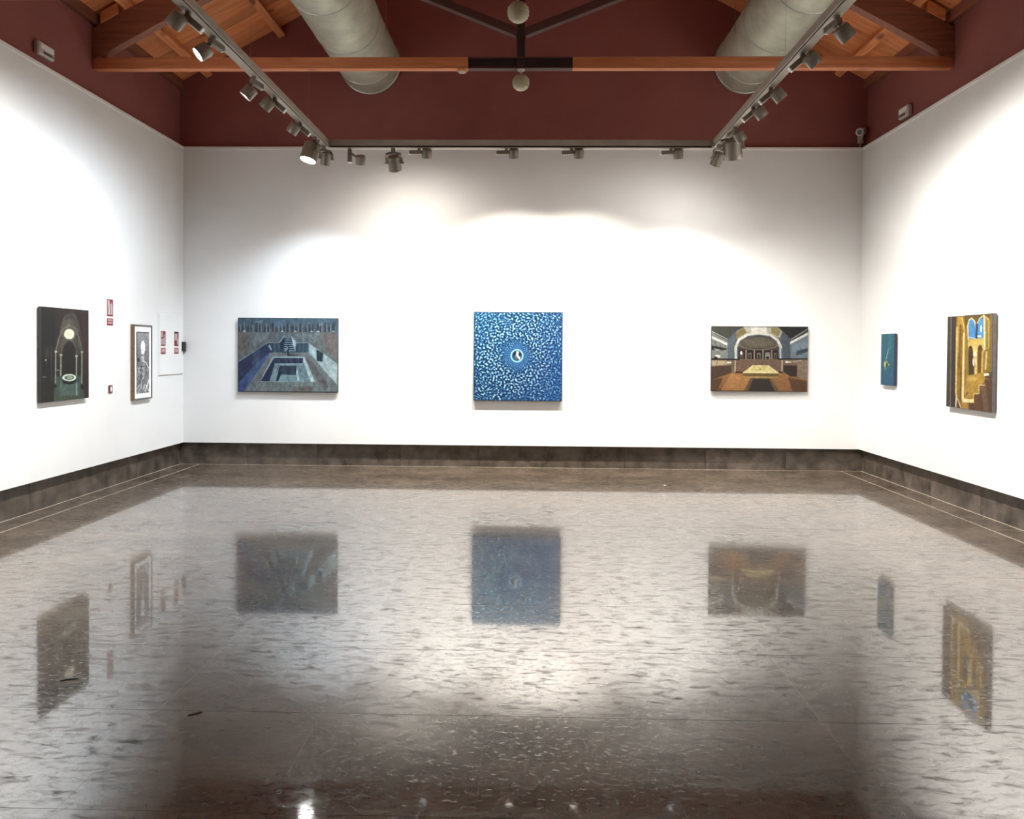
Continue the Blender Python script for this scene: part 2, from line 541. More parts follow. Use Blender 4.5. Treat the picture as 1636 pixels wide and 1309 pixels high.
# ------------------------------------------------------------------ trusses
def beam(p0, p1, h, t, mat, name, parent, c=0.004):
    """rectangular bar from p0 to p1 (x,z) in the truss plane; h in plane, t along y; local x along the bar"""
    d = Vector((p1[0] - p0[0], 0, p1[1] - p0[1]))
    a = math.atan2(d.z, d.x)
    o = obj(name, cbox(0, d.length, -t / 2, t / 2, -h / 2, h / 2, c), mat, parent)
    o.location = (p0[0], 0, p0[1])
    o.rotation_euler = (0, -a, 0)
    return o
TZ0, TZ1 = 4.485, 4.605
def truss(y, label):
    t = thing('roof_truss', label, 'roof truss', (0, y, 0), 'timber trusses across the roof')
    zc = (TZ0 + TZ1) / 2
    for x0, x1 in ((WL + 0.005, -0.68), (0.41, WR - 0.005)):
        beam((x0, zc), (x1, zc), TZ1 - TZ0, 0.09, M_WOOD, 'tie_beam', t)
    beam((-0.68, zc + 0.002), (0.41, zc + 0.002), 0.085, 0.05, M_STEEL, 'joint_plate', t, 0.002)
    for zz in (TZ0 + 0.008, TZ1 - 0.006):
        beam((-0.68, zz), (0.41, zz), 0.014, 0.09, M_STRUT, 'plate_flange', t, 0.002)
    xk = -0.131
    o = beam((xk, TZ0 + 0.004), (xk, RIDGE - 0.42), 0.085, 0.085, M_STEEL, 'king_post', t)
    # rafters, hanging 0.12 below the deck so that the purlins pass over them
    rv = 0.33
    for sgn in (-1, 1):
        xw = WL + 0.006 if sgn < 0 else WR - 0.006
        bm = bmesh.new()
        def off(x, dz): return (x, deckz(x) - dz)
        xr = XC - 0.002 if sgn < 0 else XC + 0.002
        prism(bm, [off(xw, 0.15), off(xw, 0.15 + rv), off(xr, 0.15 + rv), off(xr, 0.15)], -0.055, 0.055)
        obj('rafter', bm, M_RAFT, t)
        # packing block between rafter and deck at the eaves
        xa, xb = xw + (-sgn) * 0.10, xw + (-sgn) * 0.28
        bm = bmesh.new()
        prism(bm, [off(xa, 0.035), off(xa, 0.148), off(xb, 0.148), off(xb, 0.035)], -0.075, 0.075)
        obj('packing_block', bm, M_DECK, t)
        # raking strut from king post up to the rafter
        sx0 = xk + sgn * 0.040
        sx1 = xk + sgn * 2.35
        z0 = 4.865
        z1 = z0 + 0.52 * abs(sx1 - sx0)
        lim = deckz(sx1) - 0.15 - rv
        z1 = min(z1, lim + 0.05)
        beam((sx0, z0), (sx1, z1), 0.085, 0.09, M_STRUT, 'strut', t)
    return t
truss(8.25, 'timber roof truss with black king post closest to the maroon gable')
truss(6.54, 'timber roof truss second from the maroon gable, carrying the larger-looking globe')
truss(4.83, 'timber roof truss third from the maroon gable, above the nearest lamps')

# ------------------------------------------------------------------ ducts
def duct(x, label):
    r, z = 0.388, 5.285
    t = thing('air_duct', label, 'air duct', (x, WB - 0.012, z), 'round ducts under the roof')
    L = WB - 0.012 - YF - 0.05
    bm = bmesh.new()
    lathe(bm, (0, 0, 0), (0, -1, 0), [(0, r), (L, r)], 64)
    bmesh.ops.recalc_face_normals(bm, faces=bm.faces)
    obj('duct_tube', bm, M_DUCT, t, True)
    bm = bmesh.new()
    lathe(bm, (0, 0, 0), (0, -1, 0), [(0, r + 0.002), (0, r + 0.014), (0.022, r + 0.014), (0.03, r + 0.002)], 64, cap0=False, cap1=False)
    bmesh.ops.recalc_face_normals(bm, faces=bm.faces)
    obj('end_flange', bm, M_SEAM, t, True)
    d = 0.34
    s = None
    while d < L - 0.2:
        if s is None:
            bm = bmesh.new()
            lathe(bm, (0, 0, 0), (0, -1, 0), [(0, r + 0.0005), (0.004, r + 0.006), (0.016, r + 0.006), (0.02, r + 0.0005)], 64, cap0=False, cap1=False)
            bmesh.ops.recalc_face_normals(bm, faces=bm.faces)
            s = obj('seam_ring', bm, M_SEAM, t, True, (0, -d, 0))
        else:
            share(s, t, (0, -d, 0))
        d += 1.02
    # hanger straps up to the roof
    for dy in (1.0, 3.0, 5.0):
        for sx in (-1, 1):
            bm = rod((sx * (r + 0.004), -dy, 0.0), (sx * (r + 0.004), -dy, deckz(x + sx * r) - z - 0.0), 0.004, 6)
            obj('hanger_rod', bm, M_CABLE, t)
duct(-2.135, 'round galvanised air duct on the left, above the dark pit painting')
duct(2.745, 'round galvanised air duct on the right, above the domed hall painting')

# ------------------------------------------------------------------ light track
TXL, TXR, TYB = -2.37, 2.075, 8.985
TKB, TKT = 3.850, 3.945            # bottom and top of the track
trk = thing('lighting_track', 'long taupe metal lighting track bent in a U below the beams', 'lighting track', (0, 0, 0))
hw = 0.034
def track_bar(p0, p1):
    d = Vector(p1) - Vector(p0)
    a = math.atan2(d.y, d.x)
    M = Matrix.Translation((p0[0], p0[1], 0)) @ Matrix.Rotation(a, 4, 'Z')
    o = obj('track_body', cbox(0, d.length, -hw, hw, TKB + 0.026, TKT, 0.003, M), M_TRACK, trk)
    bm = bmesh.new(); box(bm, 0.01, d.length - 0.01, -hw * 0.55, hw * 0.55, TKB + 0.009, TKB + 0.026, M=M)
    obj('track_slot', bm, M_BLACK, o)
    obj('track_flange', cbox(0, d.length, -hw, hw, TKB, TKB + 0.009, 0.002, M), M_TRACK, o)
track_bar((TXL, TYB + hw, 0), (TXL, -1.2, 0))
track_bar((TXL + hw, TYB, 0), (TXR - hw, TYB, 0))
track_bar((TXR, TYB + hw, 0), (TXR, -1.2, 0))
for x in (TXL, TXR):
    for y in (8.25, 6.54, 4.83):
        obj('suspension_cable', rod((x, y, TKT - 0.002), (x, y, TZ0 + 0.002), 0.0008, 6), M_CABLE, trk)

# ------------------------------------------------------------------ lamps
def add_light(parent, pos, aim, power, color, cone, blend, rad=0.025):
    ld = bpy.data.lights.new('spot_light', 'SPOT')
    ld.energy = power * POWER
    ld.color = color
    ld.spot_size = math.radians(cone)
    ld.spot_blend = blend
    ld.shadow_soft_size = rad
    lo = bpy.data.objects.new('spot_light', ld)
    COL.objects.link(lo)
    lo.location = pos
    lo.rotation_euler = Vector(aim).to_track_quat('-Z', 'Y').to_euler()
    lo.parent = parent

COOL = (0.80, 0.90, 1.0)
NEUT = (1.0, 0.962, 0.905)
WARM = (1.0, 0.925, 0.83)

def spot(pos, bar_dir, head_off, target, label, power=0, color=NEUT, cone=118, blend=1.0, group='small drum spotlights on the track'):
    """compact spot: adapter, driver bar with pale end cap, drum head with lens. pos is on the underside of the track"""
    t = thing('track_spotlight', label, 'spotlight', pos, group)
    P = Vector(pos)
    obj('adapter', cbox(-0.017, 0.017, -0.017, 0.017, -0.030, -0.0005, 0.003), M_LAMP, t)
    bd = Vector(bar_dir).normalized()
    st = Vector((0, 0, -0.045))
    x, y, d = frame_of(bd)
    M = Matrix(((d.x, x.x, y.x, st.x), (d.y, x.y, y.y, st.y), (d.z, x.z, y.z, st.z), (0, 0, 0, 1)))
    bar = obj('driver_bar', cbox(-0.03, 0.112, -0.022, 0.022, -0.022, 0.022, 0.004, M), M_LAMP, t)
    obj('end_cap', cbox(0.112, 0.122, -0.0215, 0.0215, -0.0215, 0.0215, 0.003, M), M_CAP, bar)
    hc = st + Vector(head_off)
    aim = (Vector(target) - (P + hc)).normalized()
    # knuckle
    obj('knuckle', rod(st, hc, 0.012, 10), M_LAMP, t)
    r = 0.056
    bm = bmesh.new()
    lathe(bm, hc, aim, [(-0.052, r * 0.78), (-0.046, r * 0.93), (-0.038, r), (0.050, r), (0.053, r - 0.002), (0.050, r - 0.005), (0.040, r - 0.006)], 28, cap1=False)
    bmesh.ops.recalc_face_normals(bm, faces=bm.faces)
    head = obj('drum_head', bm, M_LAMP, t, True)
    bm = bmesh.new()
    lathe(bm, hc + aim * 0.036, aim, [(0, r - 0.0065), (0.006, r - 0.0065)], 28)
    bmesh.ops.recalc_face_normals(bm, faces=bm.faces)
    obj('lens', bm, (M_LENS_W if color is WARM else M_LENS_C), head, True)
    if power:
        add_light(t, hc + aim * 0.062, aim, power, color, cone, blend)
    return t

def flood(pos, drop, lean, target, label, power=0, color=NEUT, cone=118, blend=1.0, r=0.088, L=0.20, boxy=False):
    """larger floodlight in a U yoke"""
    t = thing('track_floodlight', label, 'floodlight', pos, 'floodlights in yokes on the track')
    P = Vector(pos)
    obj('adapter', cbox(-0.022, 0.022, -0.022, 0.022, -0.045, -0.0005, 0.003), M_LAMP, t)
    hc = Vector((lean[0], lean[1], -drop))
    aim = (Vector(target) - (P + hc)).normalized()
    side = aim.cross(Vector((0, 0, 1))).normalized()
    upv = side.cross(aim).normalized()
    top = Vector((0, 0, -0.045))
    hub = hc - aim * (L * 0.35)
    # yoke: strap over the rear of the housing
    pts = [hc + side * (r + 0.014), hub + side * (r + 0.014), hub + side * (r + 0.010) + (top - hub) * 0.75,
           top, hub - side * (r + 0.010) + (top - hub) * 0.75, hub - side * (r + 0.014), hc - side * (r + 0.014)]
    bm = bmesh.new()
    for a, b in zip(pts[:-1], pts[1:]):
        dd = b - a
        xx = dd.normalized()
        yy = aim.cross(xx)
        if yy.length < 0.2: yy = side.cross(xx)
        yy.normalize(); zz = xx.cross(yy)
        M = Matrix(((xx.x, yy.x, zz.x, a.x), (xx.y, yy.y, zz.y, a.y), (xx.z, yy.z, zz.z, a.z), (0, 0, 0, 1)))
        box(bm, -0.003, dd.length + 0.003, -0.003, 0.003, -0.012, 0.012, M=M)
    bmesh.ops.recalc_face_normals(bm, faces=bm.faces)
    obj('yoke', bm, M_LAMP, t)
    bm = bmesh.new()
    h = L / 2
    lathe(bm, hc, aim, [(-h, r * 0.70), (-h + 0.008, r * 0.92), (-h + 0.02, r * 0.97), (h - 0.05, r * 0.97), (h - 0.05, r), (h, r), (h, r - 0.006), (h - 0.016, r - 0.008)],
          12 if boxy else 36, cap1=False)
    bmesh.ops.recalc_face_normals(bm, faces=bm.faces)
    head = obj('lamp_housing', bm, M_LAMP, t, True)
    for s_ in (-1, 1):
        obj('tilt_knob', rod(hc + side * s_ * (r - 0.01), hc + side * s_ * (r + 0.034), 0.012, 10), M_LAMP, t)
    # cooling slots ring
    bm = bmesh.new()
    for q in (-h + 0.03, -h + 0.05, -h + 0.07):
        lathe(bm, hc + aim * q, aim, [(0, r * 0.972), (0, r * 0.99), (0.008, r * 0.99), (0.008, r * 0.972)], 24, cap0=False, cap1=False)
    obj('cooling_fin', bm, M_LAMP, head, True)
    bm = bmesh.new()
    lathe(bm, hc + aim * (h - 0.02), aim, [(0, r - 0.009), (0.008, r - 0.009)], 32)
    bmesh.ops.recalc_face_normals(bm, faces=bm.faces)
    obj('lens', bm, (M_LENS_W if color is WARM else M_LENS_C), head, True)
    if power:
        add_light(t, hc + aim * (h + 0.012), aim, power, color, cone, blend, 0.025)
    return t

ZL = TKB
# left track, from the camera towards the end wall
lbar = (0.72, 0.15, -0.62)
spot((TXL, 5.35, ZL), lbar, (-0.055, -0.05, -0.03), (XL, 5.7, 1.6), 'small drum spotlight on the left track, nearest to the camera', 440, NEUT)
spot((TXL, 5.76, ZL), (0.3, 0.9, -0.1), (-0.06, -0.02, -0.075), (XL, 4.5, 1.7), 'small lit spotlight on the left track with its round lens in full view', 420, NEUT)
spot((TXL, 6.62, ZL), (0.3, 0.9, -0.1), (-0.04, 0.0, -0.085), (XL, 6.2, 1.2), 'small lit spotlight on the left track just past the tie beam crossing', 480, NEUT)
spot((TXL, 7.17, ZL), lbar, (-0.05, -0.05, -0.03), (XL, 7.3, 1.4), 'small unlit-looking spotlight on the left track, between lit lamp and corner', 460, COOL)
spot((TXL, 7.96, ZL), lbar, (-0.05, -0.05, -0.03), (XL, 8.5, 1.0), 'small spotlight on the left track directly above the big lit floodlight', 230, COOL)
flood((TXL, 8.50, ZL), 0.165, (-0.05, 0.0), (-3.2, 7.6, 0.0), 'big lit floodlight at the left corner of the track, white lens showing', 60, NEUT, r=0.092, L=0.20)
flood((TXL, 8.86, ZL), 0.14, (0.02, 0.02), (-3.1, YB, 0.6), 'small floodlight tucked behind the big lit one at the left track corner', 520, COOL, 92, r=0.055, L=0.14)
# back track, left to right
spot((-2.10, TYB, ZL), (0, 0, -1), (0.125, 0.0, -0.085), (-2.1, YB, 0.9), 'drum spotlight hanging from a vertical bar on the back track', 60, COOL)
flood((-1.60, TYB, ZL), 0.165, (0.015, 0.0), (-1.45, YB + 0.5, 1.3), 'floodlight in a U-shaped yoke hanging tilted from the back track', 150, WARM, 156, r=0.075, L=0.17, boxy=True)
spot((-1.30, TYB, ZL), (-1, 0, -0.02), (0.085, 0.015, -0.008), (-1.55, YB, 0.45), 'spotlight on the back track just right of the tilted yoke floodlight', 900, NEUT, 92)
spot((-0.30, TYB, ZL), (-1, 0, -0.02), (0.085, 0.015, -0.008), (-0.2, YB, 0.5), 'spotlight on the back track right above the square blue swirl painting', 880, WARM, 111)
spot((0.445, TYB, ZL), (-1, 0, -0.02), (0.085, 0.015, -0.008), (0.65, YB, 0.5), 'spotlight on the back track, first to the right of the blue swirl painting', 800, WARM, 111)
spot((1.575, TYB, ZL), (-1, 0, -0.02), (0.085, 0.015, -0.008), (1.95, YB, 0.45), 'spotlight on the back track nearest the right corner floodlights', 800, NEUT, 92)
# right track
rbar = (-0.72, 0.15, -0.62)
spot((TXR, 5.44, ZL), (-0.2, 0.6, -0.1), (0.05, 0.0, -0.07), (XR, 5.9, 1.5), 'drum spotlight on the right track, nearest to the camera', 560, NEUT)
spot((TXR, 6.12, ZL), rbar, (0.055, -0.05, -0.02), (XR, 6.3, 1.6), 'small spotlight on the right track where it crosses the tie beam', 520, NEUT)
spot((TXR, 6.92, ZL), rbar, (0.05, -0.05, -0.03), (XR, 7.1, 1.4), 'small spotlight on the right track just below the duct end', 560, NEUT)
spot((TXR, 7.46, ZL), rbar, (0.05, -0.05, -0.02), (XR, 7.8, 1.2), 'small spotlight on the right track, third from the corner floodlights', 300, NEUT)
spot((TXR, 8.12, ZL), (-0.3, 0.8, -0.1), (0.05, 0.0, -0.05), (XR, 8.8, 0.8), 'small lit spotlight on the right track directly above the corner floodlights', 220, NEUT)
flood((TXR, 8.40, ZL), 0.15, (0.06, 0.0), (3.0, YB, 0.5), 'large floodlight with box-like housing at the right track corner', 360, NEUT, 92, r=0.088, L=0.20, boxy=True)
flood((TXR, 8.80, ZL), 0.15, (-0.01, 0.03), (1.3, YB + 0.3, 1.2), 'smaller floodlight tucked left of the large one at the right track corner', 120, NEUT, 156, r=0.060, L=0.15)
# lamps further along the side tracks, lighting the walls beside and behind the photographer
for k, y in enumerate((4.1,)):
    w_ = ('first', 'second', 'third')[k]
    spot((TXL, y, ZL), lbar, (-0.055, -0.05, -0.03), (XL, y, 1.6), 'spotlight on the left track, %s beyond the picture edge' % w_, 420, NEUT)
    spot((TXR, y, ZL), rbar, (0.055, -0.05, -0.03), (XR, y, 1.6), 'spotlight on the right track, %s beyond the picture edge' % w_, 420, NEUT)

# ------------------------------------------------------------------ globes, detector, wall devices
def globe(y, z, label):
    t = thing('globe_fixture', label, 'globe', (-0.128, y, z), 'cream globes under the tie beams')
    r = 0.087
    bm = bmesh.new()
    prof = []
    for k in range(15):
        a = math.pi * (0.04 + 0.92 * k / 14)
        prof.append((-math.cos(a) * r * 0.98, math.sin(a) ** 0.8 * r))
    lathe(bm, (0, 0, 0), (0, 0, 1), prof, 32)
    bmesh.ops.recalc_face_normals(bm, faces=bm.faces)
    g = obj('globe_shell', bm, M_CREAM, t, True)
    for zz in (-0.045, -0.02, 0.005, 0.03):
        rr = math.sqrt(max(r * r - zz * zz, 0)) ** 1.0
        rr = (math.sin(math.acos(min(1, abs(zz) / (r * .98)))) ** 0.8) * r
        bm = bmesh.new()
        lathe(bm, (0, 0, zz - 0.003), (0, 0, 1), [(0, rr - 0.002), (0, rr + 0.0035), (0.006, rr + 0.0035), (0.006, rr - 0.002)], 32, cap0=False, cap1=False)
        bmesh.ops.recalc_face_normals(bm, faces=bm.faces)
        obj('louvre_ring', bm, M_CREAM, g, True)
    obj('stem', rod((0, 0, r * 0.9), (0, 0, TZ0 - z - 0.010), 0.009, 10), M_GREYPL, t)
    bm = bmesh.new()
    lathe(bm, (0, 0, TZ0 - z - 0.014), (0, 0, 1), [(0, 0.030), (0.010, 0.042), (0.0135, 0.042)], 20)
    bmesh.ops.recalc_face_normals(bm, faces=bm.faces)
    obj('ceiling_rose', bm, M_GREYPL, t, True)
globe(8.25, 4.352, 'round cream louvred globe hanging below the far tie beam and king post')
globe(6.54, 4.352, 'larger-looking round cream louvred globe at the top edge, before the king post')

t = thing('smoke_detector', 'small round cream disc under the tie beam left of the black plate', 'smoke detector', (-0.745, 8.25, TZ0))
bm = bmesh.new()
lathe(bm, (0, 0, 0), (0, 0, -1), [(0, 0.056), (0.012, 0.056), (0.02, 0.048)], 24)
bmesh.ops.recalc_face_normals(bm, faces=bm.faces)
obj('detector_base', bm, M_WOOD, t, True)
bm = bmesh.new()
lathe(bm, (0, 0, 0), (0, 0, -1), [(0.019, 0.046), (0.028, 0.040), (0.033, 0.02)], 24)
bmesh.ops.recalc_face_normals(bm, faces=bm.faces)
obj('detector_cap', bm, M_CREAM, t, True)

def emergency_light(x, y, z, sgn, label, wdt=0.25, hgt=0.125):
    t = thing('emergency_light', label, 'emergency light', (x, y, z), 'pale emergency lights on the maroon side walls')
    d = 0.055
    x0, x1 = (0, d) if sgn > 0 else (-d, 0)
    body = obj('body', cbox(x0, x1, -wdt / 2, wdt / 2, -hgt / 2, hgt / 2, 0.012), M_GREYPL, t)
    f0, f1 = (d - 0.001, d + 0.006) if sgn > 0 else (-d - 0.006, -d + 0.001)
    obj('diffuser', cbox(f0, f1, -wdt * 0.40, wdt * 0.40, -0.005, hgt * 0.36, 0.003), M_CAP, t)
    obj('dark_slot', cbox(f0, f1, -wdt * 0.22, wdt * 0.28, -hgt * 0.34, -hgt * 0.16, 0.002), M_DARKPL, t)
    obj('indicator', cbox(f0, f1, wdt * 0.33, wdt * 0.38, -hgt * 0.3, -hgt * 0.2, 0.002), M_DARKPL, t)
emergency_light(WL + 0.002, 7.345, 4.345, 1, 'pale emergency light box high on the left maroon wall')
emergency_light(WR - 0.002, 9.18, 4.325, -1, 'pale emergency light box high on the right maroon wall', 0.24, 0.13)

# security camera in the far right corner of the maroon wall
t = thing('security_camera', 'small pale security camera in the right corner of the maroon wall', 'security camera', (4.235, WB, 4.31))
obj('wall_base', cbox(-0.035, 0.035, -0.02, 0.0, -0.06, 0.03, 0.006), M_GREYPL, t)
obj('bracket_arm', rod((0, -0.01, -0.02), (-0.005, -0.10, 0.03), 0.012, 10), M_GREYPL, t)
ca = Vector((-0.62, -0.72, -0.30)).normalized()
bm = bmesh.new()
lathe(bm, Vector((0.012, -0.06, 0.085)), ca, [(-0.035, 0.034), (-0.028, 0.044), (0.110, 0.044), (0.115, 0.050), (0.132, 0.050), (0.132, 0.036), (0.124, 0.034)], 24, cap1=False)
bmesh.ops.recalc_face_normals(bm, faces=bm.faces)
bd = obj('camera_body', bm, M_GREYPL, t, True)
bm = bmesh.new()
lathe(bm, Vector((0.012, -0.06, 0.085)) + ca * 0.121, ca, [(0, 0.034), (0.004, 0.034)], 20)
bmesh.ops.recalc_face_normals(bm, faces=bm.faces)
obj('camera_lens', bm, M_DARKPL, bd, True)
obj('cable_drop', rod((0.0, -0.012, -0.055), (-0.004, -0.012, -0.13), 0.007, 8), M_GREYPL, t)

# ------------------------------------------------------------------ painted pictures
def bandnoise(h, w_, lam, seed, width=0.35):
    rng = np.random.default_rng(seed)
    f = np.fft.fft2(rng.standard_normal((h, w_)))
    fy = np.fft.fftfreq(h)[:, None]; fx = np.fft.fftfreq(w_)[None, :]
    fr = np.sqrt(fx ** 2 + fy ** 2) * lam
    g = np.exp(-((fr - 1) / width) ** 2)
    n = np.real(np.fft.ifft2(f * g))
    return n / n.std()

def lownoise(h, w_, lam, seed, ax=1.0, ay=1.0):
    rng = np.random.default_rng(seed)
    f = np.fft.fft2(rng.standard_normal((h, w_)))
    fy = np.fft.fftfreq(h)[:, None] * ay; fx = np.fft.fftfreq(w_)[None, :] * ax
    g = 1.0 / (1.0 + (np.sqrt(fx ** 2 + fy ** 2) * lam) ** 2) ** 1.2
    n = np.real(np.fft.ifft2(f * g)); n -= n.mean()
    return n / n.std()

class Art:
    """flat picture rasterised from shapes; coordinates are any quad-mapped plane"""
    def __init__(s, nx, ny, tl, tr, br, bl, bg):
        s.nx, s.ny = nx, ny
        s.W, s.H = nx * 2, ny * 2
        u = (np.arange(s.W) + 0.5) / s.W
        v = (np.arange(s.H) + 0.5) / s.H
        U, V = np.meshgrid(u, v)
        q = [np.array(p, float) for p in (tl, tr, br, bl)]
        s.X = (1 - V) * ((1 - U) * q[0][0] + U * q[1][0]) + V * ((1 - U) * q[3][0] + U * q[2][0])
        s.Y = (1 - V) * ((1 - U) * q[0][1] + U * q[1][1]) + V * ((1 - U) * q[3][1] + U * q[2][1])
        s.U, s.V = U, V
        s.c = np.zeros((s.H, s.W, 3)); s.c[:] = bg
    def put(s, m, col, a=1.0):
        col = np.asarray(col, float)
        k = (m * a)[..., None]
        s.c = s.c * (1 - k) + col * k
    def inside(s, pts):
        m = np.zeros(s.X.shape, bool)
        n = len(pts)
        for i in range(n):
            x0, y0 = pts[i]; x1, y1 = pts[(i + 1) % n]
            if y0 == y1: continue
            cnd = ((y0 > s.Y) != (y1 > s.Y)) & (s.X < (x1 - x0) * (s.Y - y0) / (y1 - y0) + x0)
            m ^= cnd
        return m.astype(float)
    def poly(s, pts, col, a=1.0): s.put(s.inside(pts), col, a)
    def grad(s, pts, c0, c1, p0, p1, a=1.0):
        m = s.inside(pts)
        d = np.array(p1, float) - np.array(p0, float)
        t = np.clip(((s.X - p0[0]) * d[0] + (s.Y - p0[1]) * d[1]) / (d @ d), 0, 1)[..., None]
        col = np.array(c0, float) * (1 - t) + np.array(c1, float) * t
        s.put(m, col, a)
    def ell(s, cx, cy, rx, ry, col, a=1.0, soft=0.0):
        d = np.sqrt(((s.X - cx) / rx) ** 2 + ((s.Y - cy) / ry) ** 2)
        m = (d < 1).astype(float) if soft == 0 else np.clip((1 - d) / soft, 0, 1)
        s.put(m, col, a)
    def ring(s, cx, cy, rx, ry, wd, col, a=1.0, ang=None):
        d = np.sqrt(((s.X - cx) / rx) ** 2 + ((s.Y - cy) / ry) ** 2)
        m = (np.abs(d - 1) < wd).astype(float)
        if ang is not None: m *= ((s.Y < cy) if ang == 'top' else (s.Y > cy))
        s.put(m, col, a)
    def line(s, pts, wd, col, a=1.0):
        m = np.zeros(s.X.shape)
        for (x0, y0), (x1, y1) in zip(pts[:-1], pts[1:]):
            dx, dy = x1 - x0, y1 - y0
            t = np.clip(((s.X - x0) * dx + (s.Y - y0) * dy) / (dx * dx + dy * dy + 1e-9), 0, 1)
            d = np.hypot(s.X - x0 - t * dx, s.Y - y0 - t * dy)
            m = np.maximum(m, np.clip(wd / 2 - d + 0.5, 0, 1) if wd > 2 else (d < wd / 2))
        s.put(m, col, a)
    def mottle(s, amt, lam, seed, ax=1.0, ay=1.0):
        n = lownoise(s.H, s.W, lam, seed, ax, ay)
        s.c = np.clip(s.c * (1 + amt * n[..., None]), 0, 255)
    def out(s, gain):
        c = np.clip(s.c, 0, 255) / 255.0
        c = c * 0.9 + c.mean(axis=2, keepdims=True) * 0.1
        l = np.where(c <= 0.04045, c / 12.92, ((c + 0.055) / 1.055) ** 2.4)
        l = l.reshape(s.ny, 2, s.nx, 2, 3).mean(axis=(1, 3)) * gain
        return np.clip(l, 0, 0.95)

def art_mesh(name, art, W, H, mat, parent, M, gain):
    """vertical grid in local x (right) / z (up) facing -y, carrying the picture as a colour attribute"""
    a = art.out(gain)
    ny, nx = a.shape[:2]
    xs = np.linspace(-W / 2, W / 2, nx)
    zs = np.linspace(H / 2, -H / 2, ny)
    XX, ZZ = np.meshgrid(xs, zs)
    co = np.stack([XX, np.zeros_like(XX), ZZ], -1).reshape(-1, 3).astype(np.float32)
    idx = np.arange(nx * ny).reshape(ny, nx)
    f = np.stack([idx[:-1, :-1], idx[1:, :-1], idx[1:, 1:], idx[:-1, 1:]], -1).reshape(-1, 4)
    me = bpy.data.meshes.new(name)
    me.vertices.add(len(co)); me.vertices.foreach_set('co', co.ravel())
    me.loops.add(f.size); me.loops.foreach_set('vertex_index', f.ravel().astype(np.int32))
    me.polygons.add(len(f))
    me.polygons.foreach_set('loop_start', (np.arange(len(f)) * 4).astype(np.int32))
    me.polygons.foreach_set('loop_total', np.full(len(f), 4, np.int32))
    me.update(calc_edges=True)
    at = me.color_attributes.new('paint', 'FLOAT_COLOR', 'POINT')
    rgba = np.ones((nx * ny, 4), np.float32); rgba[:, :3] = a.reshape(-1, 3)
    at.data.foreach_set('color', rgba.ravel())
    me.materials.append(mat)
    o = bpy.data.objects.new(name, me)
    COL.objects.link(o)
    o.parent = parent
    o.matrix_local = M
    return o

ROT = {'back': 0.0, 'left': math.pi / 2, 'right': -math.pi / 2}
def wall_thing(name, wallname, along, z, label, cat, group=None):
    """origin on the panel face; local x to the viewer's right, -y out of the wall"""
    loc = {'back': (along, YB, z), 'left': (XL, along, z), 'right': (XR, along, z)}[wallname]
    t = thing(name, label, cat, loc, group)
    t.rotation_euler = (0, 0, ROT[wallname])
    return t

def painting(wallname, along, z, W, H, art, label, edge, gain=PAINT_LIGHT, depth=0.045, cat='painting'):
    t = wall_thing('painting', wallname, along, z, label, cat, 'paintings on the white walls')
    art_mesh('painted_face', art, W - 0.004, H - 0.004, M_PAINT, t, Matrix.Translation((0, -depth - 0.0008, 0)), gain)
    obj('canvas_edge', cbox(-W / 2, W / 2, -depth, -0.014, -H / 2, H / 2, 0.002), edge, t)
    bm = bmesh.new()
    for x0, x1, z0, z1 in ((-W / 2 + .03, W / 2 - .03, H / 2 - .08, H / 2 - .04), (-W / 2 + .03, W / 2 - .03, -H / 2 + .04, -H / 2 + .08)):
        box(bm, x0, x1, -0.016, 0.0, z0, z1)
    obj('stretcher_batten', bm, M_BACKING, t)
    return t

